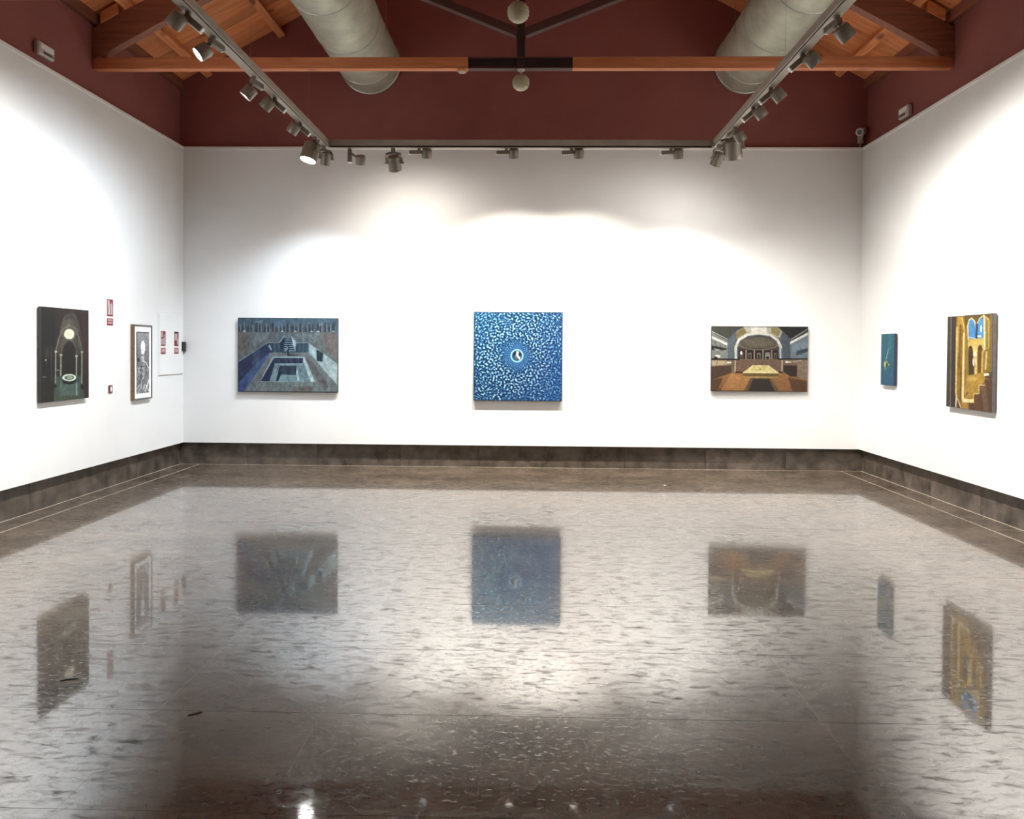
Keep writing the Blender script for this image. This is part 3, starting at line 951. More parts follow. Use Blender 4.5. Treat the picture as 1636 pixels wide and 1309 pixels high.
# --- dark flooded vault with a moon-like lamp (left wall)
def art_vault():
    a = Art(150, 180, (190, 215), (607, 250), (612, 1018), (197, 1055), (44, 36, 33))
    a.grad([(180, 200), (620, 200), (620, 420), (180, 420)], (50, 40, 38), (40, 34, 30), (400, 200), (400, 420))
    a.poly([(540, 240), (620, 240), (620, 1020), (545, 1020)], (62, 42, 38), 0.8)
    a.poly([(190, 200), (310, 200), (300, 900), (190, 1060)], (26, 24, 22), 0.75)
    # side bay left
    a.ell(240, 620, 26, 60, (60, 62, 52), .7, 0.6)
    a.line([(278, 560), (278, 880)], 7, (64, 64, 54)); a.line([(232, 600), (232, 900)], 4, (52, 52, 44))
    a.ell(232, 682, 6, 6, (180, 180, 160)); a.line([(205, 830), (235, 830)], 4, (140, 150, 140)); a.line([(322, 772), (345, 772)], 6, (150, 150, 130))
    # vault dome
    a.poly([(312, 640), (330, 500), (350, 380), (390, 290), (440, 265), (490, 290), (525, 400), (540, 520), (548, 640), (500, 640), (480, 560), (430, 510), (385, 560), (360, 640)], (60, 55, 50))
    for k in range(9):
        x = 335 + k * 24
        a.line([(428, 330), (x, 470 + abs(k - 4) * 34)], 5, (104, 100, 86), .5)
    a.poly([(345, 430), (385, 340), (430, 320), (480, 345), (510, 430), (470, 520), (430, 500), (380, 520)], (86, 82, 70), .8)
    a.line([(310, 610), (335, 500), (375, 410), (430, 378), (480, 405), (520, 500), (545, 610)], 7, (128, 124, 108), .8)
    a.line([(355, 655), (365, 560), (395, 520), (430, 505), (465, 525), (490, 580), (496, 655)], 7, (104, 102, 88), .8)
    a.line([(355, 400), (385, 310), (440, 290)], 6, (92, 86, 78), .8); a.line([(455, 265), (500, 350), (515, 430)], 7, (100, 92, 88), .8)
    a.line([(330, 560), (345, 470)], 5, (120, 116, 100), .7); a.line([(525, 580), (505, 480)], 5, (120, 116, 100), .7)
    a.poly([(370, 660), (385, 560), (430, 515), (470, 560), (488, 660), (488, 830), (370, 830)], (34, 32, 28))
    # water
    a.grad([(300, 830), (545, 820), (575, 1040), (290, 1050)], (58, 80, 72), (66, 76, 60), (430, 830), (430, 1040))
    a.poly([(340, 900), (520, 890), (520, 990), (345, 1000)], (84, 106, 100), .7)
    a.poly([(545, 820), (612, 800), (612, 1020), (570, 1030)], (46, 40, 32))
    a.poly([(197, 900), (300, 860), (300, 1060), (197, 1060)], (36, 34, 28))
    # columns
    for x, y0, y1, wd in ((313, 610, 915, 11), (357, 640, 820, 13), (494, 650, 820, 13), (544, 615, 910, 12)):
        a.line([(x, y0), (x, y1)], wd, (104, 106, 92)); a.line([(x - 2, y0 + 8), (x - 2, y1)], wd * .4, (186, 190, 172), .8)
        a.ell(x, y0, wd, 10, (165, 165, 142))
    a.poly([(285, 915), (313, 885), (330, 915), (300, 930)], (24, 26, 22)); a.poly([(540, 890), (575, 930), (545, 945), (530, 915)], (20, 22, 18))
    a.line([(495, 880), (497, 990)], 8, (165, 190, 182), .8); a.line([(357, 870), (357, 910)], 7, (150, 175, 165), .7)
    # basin
    a.ell(430, 862, 60, 36, (14, 22, 18)); a.ell(430, 838, 61, 31, (216, 226, 206)); a.ell(430, 838, 44, 20, (92, 112, 96)); a.ell(434, 838, 24, 12, (150, 168, 146))
    # lamp
    a.ell(428, 458, 62, 62, (150, 146, 116), .5, 0.6); a.ell(428, 458, 45, 44, (244, 240, 206))
    a.mottle(.05, 26, 3)
    return a
painting('left', 7.52, 1.472, 0.782, 0.896, art_vault(), 'dark painting of a flooded vaulted hall with a glowing moon-like lamp', M_EDGE, depth=0.045)

# --- blue sunken court (end wall, left)
def art_pit():
    a = Art(270, 200, (158, 212), (1384, 216), (1382, 1130), (158, 1128), (92, 110, 118))
    a.grad([(150, 200), (1390, 200), (1390, 395), (150, 395)], (70, 98, 118), (78, 92, 100), (700, 200), (700, 395))
    rng = random.Random(4)
    for k in range(24):     # ghostly facade
        x = 180 + k * 50 + rng.uniform(-12, 12)
        h = rng.uniform(40, 110)
        a.poly([(x - 14, 388), (x - 14, 388 - h), (x, 388 - h - 22), (x + 14, 388 - h), (x + 14, 388)], (44, 56, 70) if k % 3 else (58, 50, 58), .8)
        a.line([(x + 20, 385), (x + 18, 300 - rng.uniform(-30, 40))], rng.uniform(6, 14), (150, 182, 200) if k % 4 else (176, 180, 180), .45)
    for x in (235, 700, 860, 1060, 1140, 1325):
        a.ell(x, 380, 17, 9, (205, 220, 222), .8)
    a.poly([(370, 260), (470, 240), (460, 275), (375, 275)], (128, 162, 182), .5); a.poly([(600, 250), (740, 240), (740, 330), (600, 330)], (84, 124, 160), .4)
    a.poly([(150, 390), (700, 390), (520, 520), (150, 760)], (98, 106, 110)); a.poly([(760, 390), (1390, 390), (1390, 770), (1025, 520)], (102, 110, 112))
    a.poly([(150, 395), (300, 395), (280, 640), (150, 700)], (104, 98, 92), .7); a.poly([(1180, 400), (1390, 400), (1390, 700), (1240, 610)], (112, 100, 98), .7)
    a.poly([(380, 400), (520, 400), (480, 500), (330, 580)], (118, 136, 142), .6); a.poly([(850, 420), (1150, 400), (1100, 520), (960, 500)], (112, 134, 142), .6)
    # left pit wall and blue floor strip
    a.poly([(156, 770), (522, 524), (560, 640), (420, 740), (156, 1030)], (42, 54, 88)); a.poly([(340, 650), (430, 590), (430, 740), (340, 830)], (70, 84, 116), .6)
    a.poly([(156, 1030), (420, 740), (560, 640), (575, 645), (245, 1125), (156, 1125)], (66, 90, 134))
    a.poly([(156, 1060), (300, 900), (240, 1125), (156, 1125)], (62, 78, 140), .8)
    # rear wall of the pit
    a.poly([(522, 524), (1025, 520), (1025, 636), (560, 640)], (46, 68, 88))
    for x in (600, 650, 900, 950, 990): a.poly([(x, 526), (x + 24, 526), (x + 24, 636), (x, 636)], (70, 98, 116), .6)
    a.poly([(530, 560), (560, 610), (580, 612), (550, 540)], (130, 160, 175))
    # court floor
    a.poly([(570, 642), (1025, 636), (1205, 850), (1384, 1040), (1384, 1130), (240, 1130)], (108, 118, 122))
    a.poly([(700, 1000), (1100, 1000), (1250, 1130), (560, 1130)], (112, 128, 132), .7); a.poly([(980, 700), (1080, 760), (1270, 1060), (1190, 1080)], (94, 92, 92), .7)
    a.poly([(840, 1060), (1100, 1050), (1050, 1125), (820, 1125)], (104, 96, 90), .7); a.ell(1215, 1000, 40, 55, (72, 68, 72), .6, .8); a.ell(960, 930, 22, 40, (86, 104, 112), .6, .8)
    for l in ([(560, 648), (246, 1118)], [(772, 1000), (772, 1125)], [(880, 1000), (900, 1125)], [(500, 1000), (430, 1125)], [(1040, 1010), (1120, 1125)]): a.line(l, 5, (150, 166, 170), .6)
    # light right wall with doorway
    a.poly([(1025, 520), (1384, 780), (1384, 1045), (1205, 850), (1120, 742), (1025, 636)], (150, 176, 184)); a.poly([(1120, 596), (1202, 648), (1196, 752), (1124, 740)], (30, 52, 66))
    a.poly([(1210, 660), (1384, 790), (1384, 1030), (1215, 850)], (164, 186, 190), .8); a.line([(1150, 620), (1150, 742)], 8, (60, 92, 104), .7)
    # stairs
    a.poly([(662, 520), (728, 436), (736, 490), (700, 636), (680, 560)], (28, 42, 66)); a.poly([(736, 476), (822, 476), (862, 636), (716, 636)], (28, 42, 62))
    for k in range(6):
        y = 488 + k * 26
        a.line([(736 - k * 3, y), (830 + k * 6, y)], 8 + k * 1.2, (120, 156, 180))
    a.poly([(812, 430), (874, 520), (862, 612), (836, 560)], (172, 200, 206)); a.line([(668, 518), (728, 436)], 9, (176, 198, 206)); a.line([(862, 612), (862, 520)], 7, (150, 184, 196))
    # rims
    a.line([(156, 762), (522, 520), (664, 518)], 8, (136, 160, 172), .9); a.line([(874, 520), (1025, 518)], 8, (150, 172, 182), .9)
    # figure
    a.line([(772, 580), (775, 668)], 26, (24, 34, 56)); a.ell(770, 572, 16, 16, (30, 42, 62)); a.line([(735, 600), (765, 600), (770, 575), (745, 568)], 10, (160, 186, 196), .9); a.poly([(760, 662), (880, 664), (905, 676), (790, 680)], (36, 46, 58))
    # inner court
    a.poly([(585, 690), (972, 690), (1108, 1000), (430, 1000)], (150, 176, 186)); a.poly([(600, 706), (958, 706), (1052, 996), (440, 996)], (112, 140, 150))
    a.poly([(600, 706), (958, 706), (952, 772), (612, 774)], (38, 46, 78)); 
    for x in (640, 725, 790, 870): a.poly([(x, 715), (x + 40, 715), (x + 40, 768), (x, 768)], (62, 78, 100), .55)
    a.poly([(596, 712), (614, 774), (548, 996), (438, 996)], (34, 42, 80)); a.poly([(960, 706), (968, 770), (1052, 996), (1104, 996)], (172, 202, 206)); a.line([(612, 782), (954, 778)], 10, (156, 186, 192))
    # innermost court
    a.poly([(664, 800), (882, 800), (916, 990), (622, 990)], (132, 166, 176)); a.poly([(668, 802), (880, 802), (872, 914), (690, 912)], (36, 50, 72)); a.poly([(668, 806), (690, 912), (654, 992), (624, 992)], (24, 32, 58))
    for x in (700, 800): a.poly([(x, 810), (x + 62, 810), (x + 62, 905), (x, 905)], (58, 76, 94), .6)
    a.poly([(692, 916), (878, 916), (886, 992), (656, 992)], (116, 150, 160)); a.poly([(880, 822), (916, 988), (890, 990), (878, 914)], (176, 206, 210)); a.line([(780, 920), (782, 990)], 4, (92, 122, 132))
    a.line([(158, 214), (1384, 217)], 14, (40, 52, 66)); a.line([(160, 1122), (1382, 1124)], 10, (34, 44, 52)); a.line([(162, 214), (162, 1128)], 7, (40, 54, 76)); a.line([(1380, 214), (1380, 1128)], 7, (60, 70, 76))
    a.mottle(.07, 22, 5, 1.0, 2.0); a.mottle(.03, 5, 6)
    return a
painting('back', -3.176, 1.457, 1.318, 0.972, art_pit(), 'blue-grey painting of sunken stepped courts with a small stair', M_EDGE)

# --- blue swirl (end wall, centre)
def art_swirl():
    a = Art(300, 300, (0, 0), (1000, 0), (1000, 1000), (0, 1000), (36, 96, 160))
    H, W = a.H, a.W
    cx, cy = 490, 492
    R = np.hypot(a.X - cx, a.Y - cy)
    n1 = bandnoise(H, W, 22, 11, .6); n2 = bandnoise(H, W, 13, 12, .4)
    # strokes bend round the centre towards the rim
    n3 = bandnoise(H, 2 * W, 20, 13, .6)
    th = (np.arctan2(a.Y - cy, a.X - cx) / (2 * np.pi) + 0.5)
    iy = np.clip((R / 1000 * H * 1.4).astype(int), 0, H - 1); ix = np.clip((th * (2 * W - 1)).astype(int), 0, 2 * W - 1)
    n3 = n3[iy, ix]
    k = np.clip((R - 330) / 200, 0, 1) * 0.5
    n = n1 * (1 - k) + n3 * k
    n = n / n.std()
    near = np.clip((230 - R) / 110, 0, 1)
    n = n * (1 - near) + n2 * near * 0.8
    lo = np.array((4, 36, 78.)); mid = np.array((34, 98, 164.)); hi = np.array((178, 228, 248.))
    t = np.clip(n * .44 + .33, 0, 1)[..., None]
    c = np.where(t < .5, lo + (mid - lo) * t * 2, mid + (hi - mid) * (t - .5) * 2)
    # teal upper left, deeper blue right and bottom
    teal = np.clip(1 - (a.X + a.Y) / 1300, 0, 1)[..., None] * .45
    c = c * (1 - teal) + (c * np.array((.75, 1.04, .98)) + np.array((0, 12, 0))) * teal
    blue = np.clip((a.X + a.Y * .5 - 850) / 700, 0, 1)[..., None] * .5
    c = c * (1 - blue) + np.array((34, 92, 170)) * blue
    calm = np.clip((170 - R) / 80, 0, 1)[..., None] * .62
    c = c * (1 - calm) + np.array((44, 108, 176)) * calm
    a.c = c
    a.ell(cx, cy, 84, 84, (70, 140, 200), .7, .3); a.ell(cx, cy, 72, 74, (152, 216, 240)); a.ell(cx, cy, 58, 60, (34, 92, 128)); a.ell(cx, cy - 12, 46, 46, (26, 52, 76)); a.ell(cx + 8, cy - 4, 34, 40, (92, 120, 148))
    a.poly([(470, 470), (500, 470), (530, 520), (520, 540)], (210, 220, 228)); a.poly([(478, 445), (505, 440), (512, 470), (490, 468)], (226, 234, 240)); a.ell(520, 478, 14, 22, (22, 30, 46)); a.ell(465, 470, 14, 18, (16, 26, 46)); a.ell(500, 530, 14, 10, (120, 60, 80), .6)
    for l in ([(0, 4), (1000, 4)], [(996, 0), (996, 1000)], [(0, 995), (1000, 995)], [(4, 0), (4, 1000)]): a.line(l, 12, (24, 52, 84), .8)
    return a
painting('back', -0.170, 1.462, 1.152, 1.156, art_swirl(), 'square bright blue painting of swirling ripples around a small eye-like sphere', M_EDGE3, depth=0.05)

# --- hall with dome and billiard-like slab (end wall, right)
def art_hall():
    a = Art(270, 186, (172, 178), (1443, 178), (1436, 1032), (168, 1032), (60, 62, 60))
    a.grad([(160, 170), (1450, 170), (1450, 400), (160, 400)], (56, 58, 54), (44, 44, 42), (800, 170), (800, 400))
    a.poly([(172, 178), (600, 178), (420, 330), (390, 360), (172, 220)], (62, 64, 58)); a.poly([(1050, 178), (1443, 178), (1443, 200), (1210, 320), (1190, 320)], (34, 34, 34))
    # side walls upper
    a.poly([(168, 230), (390, 360), (390, 612), (168, 612)], (118, 124, 120)); a.poly([(168, 305), (380, 400), (380, 430), (168, 335)], (214, 214, 202)); a.line([(200, 270), (390, 362)], 12, (28, 28, 28)); a.line([(175, 250), (385, 350)], 8, (176, 178, 172))
    a.poly([(172, 430), (375, 470), (375, 485), (290, 500), (172, 490)], (34, 36, 38)); a.poly([(200, 470), (300, 490), (240, 505)], (150, 152, 146)); a.line([(215, 375), (240, 440)], 7, (46, 48, 48)); a.ell(255, 575, 35, 20, (212, 214, 208)); a.ell(230, 590, 26, 14, (36, 38, 38))
    a.poly([(1205, 380), (1443, 245), (1443, 608), (1215, 605)], (108, 122, 130)); a.poly([(1205, 378), (1443, 252), (1443, 285), (1208, 408)], (222, 222, 216)); a.line([(1215, 350), (1443, 205)], 13, (138, 142, 140)); a.line([(1210, 322), (1443, 190)], 8, (26, 26, 26))
    a.poly([(1290, 490), (1443, 460), (1443, 500), (1290, 560)], (40, 54, 68), .8); a.poly([(1230, 440), (1443, 330), (1443, 440), (1240, 520)], (120, 140, 152), .7)
    # arch and blue piers
    a.grad([(385, 360), (500, 240), (610, 182), (1040, 182), (1110, 240), (1200, 330), (1215, 605), (1060, 605), (1060, 440), (1030, 350), (940, 290), (800, 272), (640, 290), (540, 350), (490, 460), (520, 612), (390, 612)], (86, 96, 102), (72, 82, 92), (390, 400), (1210, 400))
    a.poly([(500, 245), (610, 184), (1040, 184), (1100, 245), (1070, 330), (960, 285), (800, 262), (640, 285), (520, 350)], (168, 168, 150)); a.poly([(500, 250), (600, 195), (640, 260), (500, 350)], (124, 108, 70)); a.poly([(950, 195), (1040, 190), (1090, 250), (1050, 310), (960, 270)], (136, 124, 86)); a.poly([(690, 190), (900, 190), (900, 262), (700, 262)], (206, 206, 196))
    a.line([(500, 600), (492, 460), (535, 355), (640, 292), (800, 270), (945, 292), (1040, 352), (1085, 450), (1090, 600)], 34, (206, 206, 190)); a.line([(515, 600), (512, 460), (550, 372), (650, 310), (800, 288), (940, 310), (1025, 370), (1058, 450), (1060, 600)], 12, (96, 108, 118)); a.line([(498, 600), (498, 470)], 24, (176, 182, 186)); a.line([(1100, 600), (1092, 470)], 20, (96, 116, 136))
    # apse
    a.poly([(525, 610), (525, 450), (560, 375), (650, 315), (800, 295), (940, 315), (1020, 375), (1050, 450), (1052, 610)], (66, 62, 54)); a.ell(790, 395, 235, 76, (84, 78, 66)); a.ell(790, 385, 190, 58, (96, 88, 74), .8); a.poly([(530, 470), (1048, 470), (1050, 640), (525, 640)], (58, 46, 40)); a.ring(790, 410, 255, 75, .08, (124, 114, 96), .7, 'bot')
    for x, wd in ((575, 34), (677, 46), (796, 48), (913, 46), (1015, 34)):
        a.poly([(x - wd, 496), (x + wd, 496), (x + wd, 632), (x - wd, 632)], (24, 18, 16)); a.poly([(x - wd * .55, 525), (x + wd * .55, 525), (x + wd * .55, 622), (x - wd * .55, 622)], (112, 96, 84)); a.poly([(x - wd * .3, 545), (x + wd * .3, 545), (x + wd * .3, 618), (x - wd * .3, 618)], (52, 40, 36))
    for x in (630, 737, 852, 965): a.line([(x, 490), (x, 630)], 12, (160, 148, 132))
    a.ell(566, 528, 14, 24, (232, 232, 224)); a.poly([(880, 520), (945, 520), (945, 605), (880, 605)], (128, 126, 112)); a.ell(912, 588, 20, 18, (16, 12, 12))
    # dado and dark rail
    a.poly([(168, 612), (1443, 605), (1443, 880), (168, 900)], (112, 92, 74)); a.poly([(490, 625), (1095, 625), (1095, 790), (490, 790)], (108, 84, 68)); a.poly([(168, 600), (545, 606), (545, 624), (168, 620)], (16, 16, 18)); a.poly([(1050, 596), (1443, 592), (1443, 606), (1050, 614)], (16, 16, 20))
    a.line([(487, 630), (487, 790)], 11, (206, 192, 168)); a.line([(1102, 625), (1102, 780)], 11, (206, 192, 168)); a.poly([(168, 630), (380, 630), (380, 690), (168, 700)], (172, 156, 122)); a.poly([(1120, 620), (1443, 612), (1443, 880), (1300, 830), (1300, 680)], (132, 112, 94)); a.line([(1250, 640), (1360, 620)], 16, (176, 168, 152), .6)
    a.poly([(168, 700), (440, 680), (440, 790), (168, 890)], (72, 54, 42)); a.line([(168, 705), (440, 685)], 12, (120, 98, 76)); a.line([(258, 630), (240, 690)], 6, (60, 46, 38)); a.ell(395, 655, 14, 14, (230, 226, 210)); a.ell(425, 655, 10, 12, (220, 214, 196))
    # floor
    a.grad([(168, 890), (440, 790), (1100, 790), (1443, 880), (1443, 1032), (168, 1032)], (150, 106, 60), (110, 74, 46), (700, 790), (700, 1032)); a.poly([(440, 800), (600, 830), (690, 860), (600, 1020), (300, 1020), (400, 860)], (176, 126, 70), .7); a.poly([(168, 890), (330, 850), (250, 1030), (168, 1030)], (74, 52, 34), .8); a.poly([(1180, 840), (1443, 890), (1443, 1032), (1240, 1032)], (84, 56, 38), .8); a.poly([(1000, 850), (1180, 840), (1240, 1030), (1060, 1030)], (150, 100, 58), .7)
    # counter on the right
    a.poly([(1120, 670), (1300, 680), (1300, 832), (1215, 832), (1120, 770)], (54, 40, 34)); a.poly([(1125, 655), (1290, 665), (1300, 688), (1120, 684)], (112, 90, 76)); a.ell(1165, 642, 22, 12, (226, 224, 210)); a.ell(1205, 642, 16, 10, (200, 196, 180)); a.line([(1215, 690), (1215, 830)], 5, (30, 22, 18))
    # glowing slab and carpet
    a.poly([(486, 770), (585, 770), (585, 795), (486, 792)], (62, 22, 16)); a.poly([(1060, 765), (1110, 768), (1112, 790), (1060, 790)], (62, 26, 20))
    a.poly([(715, 688), (925, 688), (1062, 785), (590, 785)], (222, 206, 148)); a.poly([(722, 700), (915, 700), (1000, 765), (660, 765)], (204, 192, 122)); a.ell(814, 740, 16, 7, (92, 84, 46)); a.poly([(590, 785), (1062, 785), (1062, 832), (590, 832)], (104, 84, 38)); a.line([(590, 788), (1062, 788)], 8, (230, 214, 160)); a.poly([(600, 832), (1062, 832), (1040, 852), (640, 852)], (160, 128, 76))
    a.poly([(690, 852), (950, 852), (1060, 1032), (600, 1032)], (98, 76, 56)); a.poly([(722, 866), (930, 866), (1015, 1032), (660, 1032)], (50, 42, 36))
    a.line([(172, 182), (1443, 182)], 12, (22, 24, 24)); a.line([(172, 1026), (1436, 1026)], 8, (60, 38, 26)); a.line([(174, 180), (170, 1030)], 8, (44, 42, 40))
    a.mottle(.05, 16, 8); a.mottle(.02, 4, 9)
    return a
painting('back', 2.940, 1.4535, 1.236, 0.840, art_hall(), 'painting of a domed hall with a bright slab and brown floor', M_EDGE2)

# --- small teal panel (right wall)
def art_teal():
    a = Art(90, 160, (165, 322), (286, 322), (282, 808), (160, 806), (32, 100, 124))
    a.grad([(150, 310), (300, 310), (300, 820), (150, 820)], (44, 112, 128), (34, 92, 128), (220, 322), (220, 808))
    a.poly([(235, 320), (262, 320), (255, 480), (225, 520)], (60, 138, 148), .5)
    a.line([(233, 465), (226, 500), (216, 545), (208, 575)], 9, (96, 176, 170), .8); a.line([(228, 490), (212, 560)], 4, (190, 226, 200), .8)
    a.ell(210, 612, 23, 42, (150, 184, 60), .9, .5); a.ell(202, 608, 11, 30, (226, 234, 130), .95, .4); a.ell(216, 618, 9, 22, (22, 62, 44)); a.ell(236, 612, 8, 16, (206, 214, 90), .7, .5); a.ell(206, 655, 16, 20, (120, 160, 110), .7, .6); a.line([(210, 575), (230, 590)], 4, (220, 230, 150), .8)
    a.mottle(.05, 18, 21)
    return a
painting('right', 9.320, 1.465, 0.338, 0.606, art_teal(), 'small narrow teal painting with a tiny glowing yellow-green lamp', M_EDGE3)

# --- golden arcade (right wall)
def art_arcade():
    a = Art(170, 190, (797, 155), (1232, 137), (1208, 1072), (774, 1006), (160, 122, 40))
    # dark pilaster at left
    a.grad([(770, 150), (890, 150), (864, 1020), (770, 1010)], (72, 60, 54), (56, 46, 42), (780, 500), (880, 500)); a.line([(835, 155), (818, 1010)], 11, (120, 100, 78)); a.line([(850, 155), (834, 1010)], 8, (44, 36, 34)); a.line([(880, 155), (862, 1015)], 12, (40, 32, 28))
    # gilded shaft
    a.poly([(886, 152), (975, 150), (950, 1030), (866, 1020)], (150, 110, 26)); a.poly([(900, 160), (950, 160), (930, 420), (885, 560)], (186, 146, 44)); a.line([(892, 260), (876, 900)], 15, (226, 200, 120)); a.line([(930, 240), (912, 640)], 22, (124, 86, 16)); a.line([(945, 170), (966, 300)], 12, (214, 184, 90)); a.line([(962, 320), (942, 940)], 20, (236, 216, 150)); a.line([(930, 640), (918, 960)], 10, (100, 68, 14))
    # arcade ground
    a.poly([(970, 150), (1232, 137), (1225, 700), (960, 760)], (150, 116, 36)); a.poly([(970, 150), (1232, 137), (1232, 250), (1160, 170), (1080, 230), (1020, 180), (975, 270)], (96, 76, 30))
    for pts in ([(1002, 370), (1002, 250), (1012, 200), (1034, 180), (1056, 205), (1070, 270), (1072, 372)], [(1086, 370), (1086, 250), (1104, 190), (1136, 158), (1142, 370)]): a.poly(pts, (64, 140, 206))
    a.line([(1002, 375), (998, 250), (1010, 195), (1034, 176), (1062, 205), (1076, 280)], 11, (226, 206, 140)); a.line([(1080, 300), (1086, 230), (1110, 180), (1146, 155), (1184, 190), (1198, 280)], 10, (214, 190, 120)); a.poly([(1145, 160), (1196, 210), (1196, 480), (1145, 480)], (176, 150, 64)); a.line([(1148, 160), (1148, 480)], 10, (236, 224, 170)); a.line([(1172, 200), (1172, 460)], 12, (116, 96, 30)); a.poly([(1070, 230), (1092, 230), (1086, 380), (1068, 380)], (52, 62, 84))
    a.ell(1120, 280, 9, 36, (236, 240, 236), .8); a.ell(1105, 350, 18, 9, (230, 236, 230)); a.line([(1005, 355), (1065, 368)], 7, (220, 230, 226), .8)
    # lower wall with little arches
    a.poly([(1000, 375), (1145, 370), (1145, 500), (1000, 500)], (206, 176, 84)); a.ell(1022, 480, 20, 46, (72, 50, 12)); a.ell(1110, 476, 22, 44, (84, 56, 10)); a.poly([(1002, 480), (1044, 480), (1052, 720), (1002, 720)], (66, 46, 20)); a.poly([(1088, 480), (1132, 480), (1128, 700), (1088, 700)], (104, 72, 16)); a.poly([(1045, 440), (1085, 440), (1080, 520), (1050, 520)], (222, 196, 112))
    a.line([(1072, 490), (1066, 800)], 20, (226, 198, 116)); a.ell(1060, 520, 15, 24, (240, 230, 200)); a.ell(1052, 590, 12, 40, (244, 238, 214)); a.line([(1060, 640), (1052, 560)], 8, (150, 120, 60)); a.line([(1130, 500), (1122, 700)], 14, (206, 176, 70)); a.poly([(1145, 480), (1215, 460), (1208, 680), (1150, 690)], (140, 108, 30)); a.line([(1165, 500), (1155, 660)], 14, (232, 214, 140), .8); a.line([(1210, 160), (1196, 780)], 26, (124, 100, 48)); a.line([(1228, 140), (1210, 1070)], 14, (84, 72, 56))
    # floor, steps
    a.poly([(985, 720), (1150, 690), (1140, 830), (1090, 900), (950, 940)], (180, 138, 48)); a.ell(1040, 750, 60, 30, (214, 180, 86), .8, .6); a.ell(1165, 715, 24, 16, (250, 244, 214)); a.poly([(1150, 690), (1215, 690), (1205, 770), (1150, 740)], (84, 62, 30)); a.ell(1166, 712, 20, 12, (250, 246, 220))
    a.poly([(1150, 750), (1210, 770), (1205, 1072), (1000, 1050), (1000, 980), (1048, 980), (1048, 895), (1098, 895), (1098, 815), (1146, 812)], (88, 58, 36)); a.poly([(1106, 830), (1150, 760), (1180, 1060), (1140, 1060)], (112, 84, 62), .8); a.poly([(1050, 910), (1090, 900), (1090, 1055), (1060, 1055)], (104, 62, 30))
    a.poly([(938, 935), (1046, 945), (1046, 975), (938, 972)], (242, 226, 160)); a.line([(962, 915), (992, 880)], 9, (70, 44, 16)); a.line([(1046, 975), (1046, 895), (1096, 893), (1096, 812), (1145, 812)], 7, (226, 196, 110)); a.poly([(866, 1020), (880, 890), (930, 1030)], (96, 68, 36)); a.line([(872, 1020), (882, 905)], 10, (240, 232, 200)); a.line([(890, 930), (928, 1030)], 8, (230, 210, 150)); a.poly([(935, 975), (1000, 985), (990, 1045), (940, 1030)], (176, 132, 60))
    a.line([(797, 158), (1232, 140)], 9, (70, 56, 40))
    a.mottle(.05, 16, 31); a.mottle(.02, 4, 32)
    return a
painting('right', 7.607, 1.4615, 0.790, 0.905, art_arcade(), 'golden painting of an arcade with blue sky in two arches', M_EDGE2, gain=0.52)

# --- framed black and white print (left wall)
def art_print():
    a = Art(90, 200, (1022, 425), (1145, 430), (1138, 975), (1020, 988), (120, 120, 122))
    a.grad([(1010, 420), (1150, 420), (1150, 700), (1010, 700)], (150, 150, 152), (106, 106, 108), (1080, 425), (1080, 690)); a.line([(1024, 425), (1024, 985)], 12, (40, 40, 42)); a.line([(1022, 430), (1145, 434)], 9, (60, 60, 62))
    a.poly([(1020, 660), (1060, 650), (1075, 690), (1140, 730), (1140, 985), (1020, 988)], (118, 118, 120))
    a.ell(1084, 568, 21, 62, (250, 250, 250)); a.poly([(1066, 560), (1100, 560), (1092, 640), (1070, 640)], (250, 250, 250)); a.line([(1070, 640), (1086, 634)], 8, (40, 40, 42)); a.poly([(1064, 645), (1092, 640), (1098, 690), (1068, 690)], (176, 176, 178))
    rng = random.Random(9)
    for k in range(46):
        x = rng.uniform(1030, 1140); y = rng.uniform(690, 960)
        a.line([(x, y), (x - rng.uniform(4, 20), y + rng.uniform(25, 80))], rng.uniform(2.5, 6), (rng.choice((220, 200, 40, 60, 236)),) * 3, .75)
    a.line([(1075, 690), (1110, 705), (1135, 750)], 7, (226, 226, 226)); a.line([(1062, 738), (1088, 738)], 7, (30, 30, 32)); a.ell(1038, 680, 14, 22, (40, 40, 42), .8); a.line([(1140, 850), (1100, 960)], 7, (240, 240, 240)); a.line([(1105, 905), (1135, 960)], 6, (236, 236, 236)); a.ell(1060, 770, 16, 14, (70, 70, 72), .7)
    a.mottle(.12, 10, 41)
    return a
FW, FH, FD = 0.430, 0.872, 0.045
t = wall_thing('framed_print', 'left', 9.046, 1.372, 'tall black and white print in a slim wooden frame with white mat', 'picture')
fb = 0.018
for nm, c in (('frame_bar', (-FW / 2, -FW / 2 + fb, -FD, 0, -FH / 2, FH / 2)), ('frame_bar', (FW / 2 - fb, FW / 2, -FD, 0, -FH / 2, FH / 2)),
              ('frame_bar', (-FW / 2 + fb, FW / 2 - fb, -FD, 0, FH / 2 - fb, FH / 2)), ('frame_bar', (-FW / 2 + fb, FW / 2 - fb, -FD, 0, -FH / 2, -FH / 2 + fb))):
    o = obj(nm, cbox(*c, 0.002), [M_FRAMEW, M_FRAMEF], t)
    for p in o.data.polygons:
        if p.normal.y < -0.6: p.material_index = 1
bm = bmesh.new(); box(bm, -FW / 2 + fb, FW / 2 - fb, -FD + 0.010, -FD + 0.016, -FH / 2 + fb, FH / 2 - fb)
mt = obj('mat_card', bm, M_MAT, t)
art_mesh('print_sheet', art_print(), 0.300, 0.715, M_PRINT, t, Matrix.Translation((0.0, -FD + 0.0085, -0.005)), 0.9)

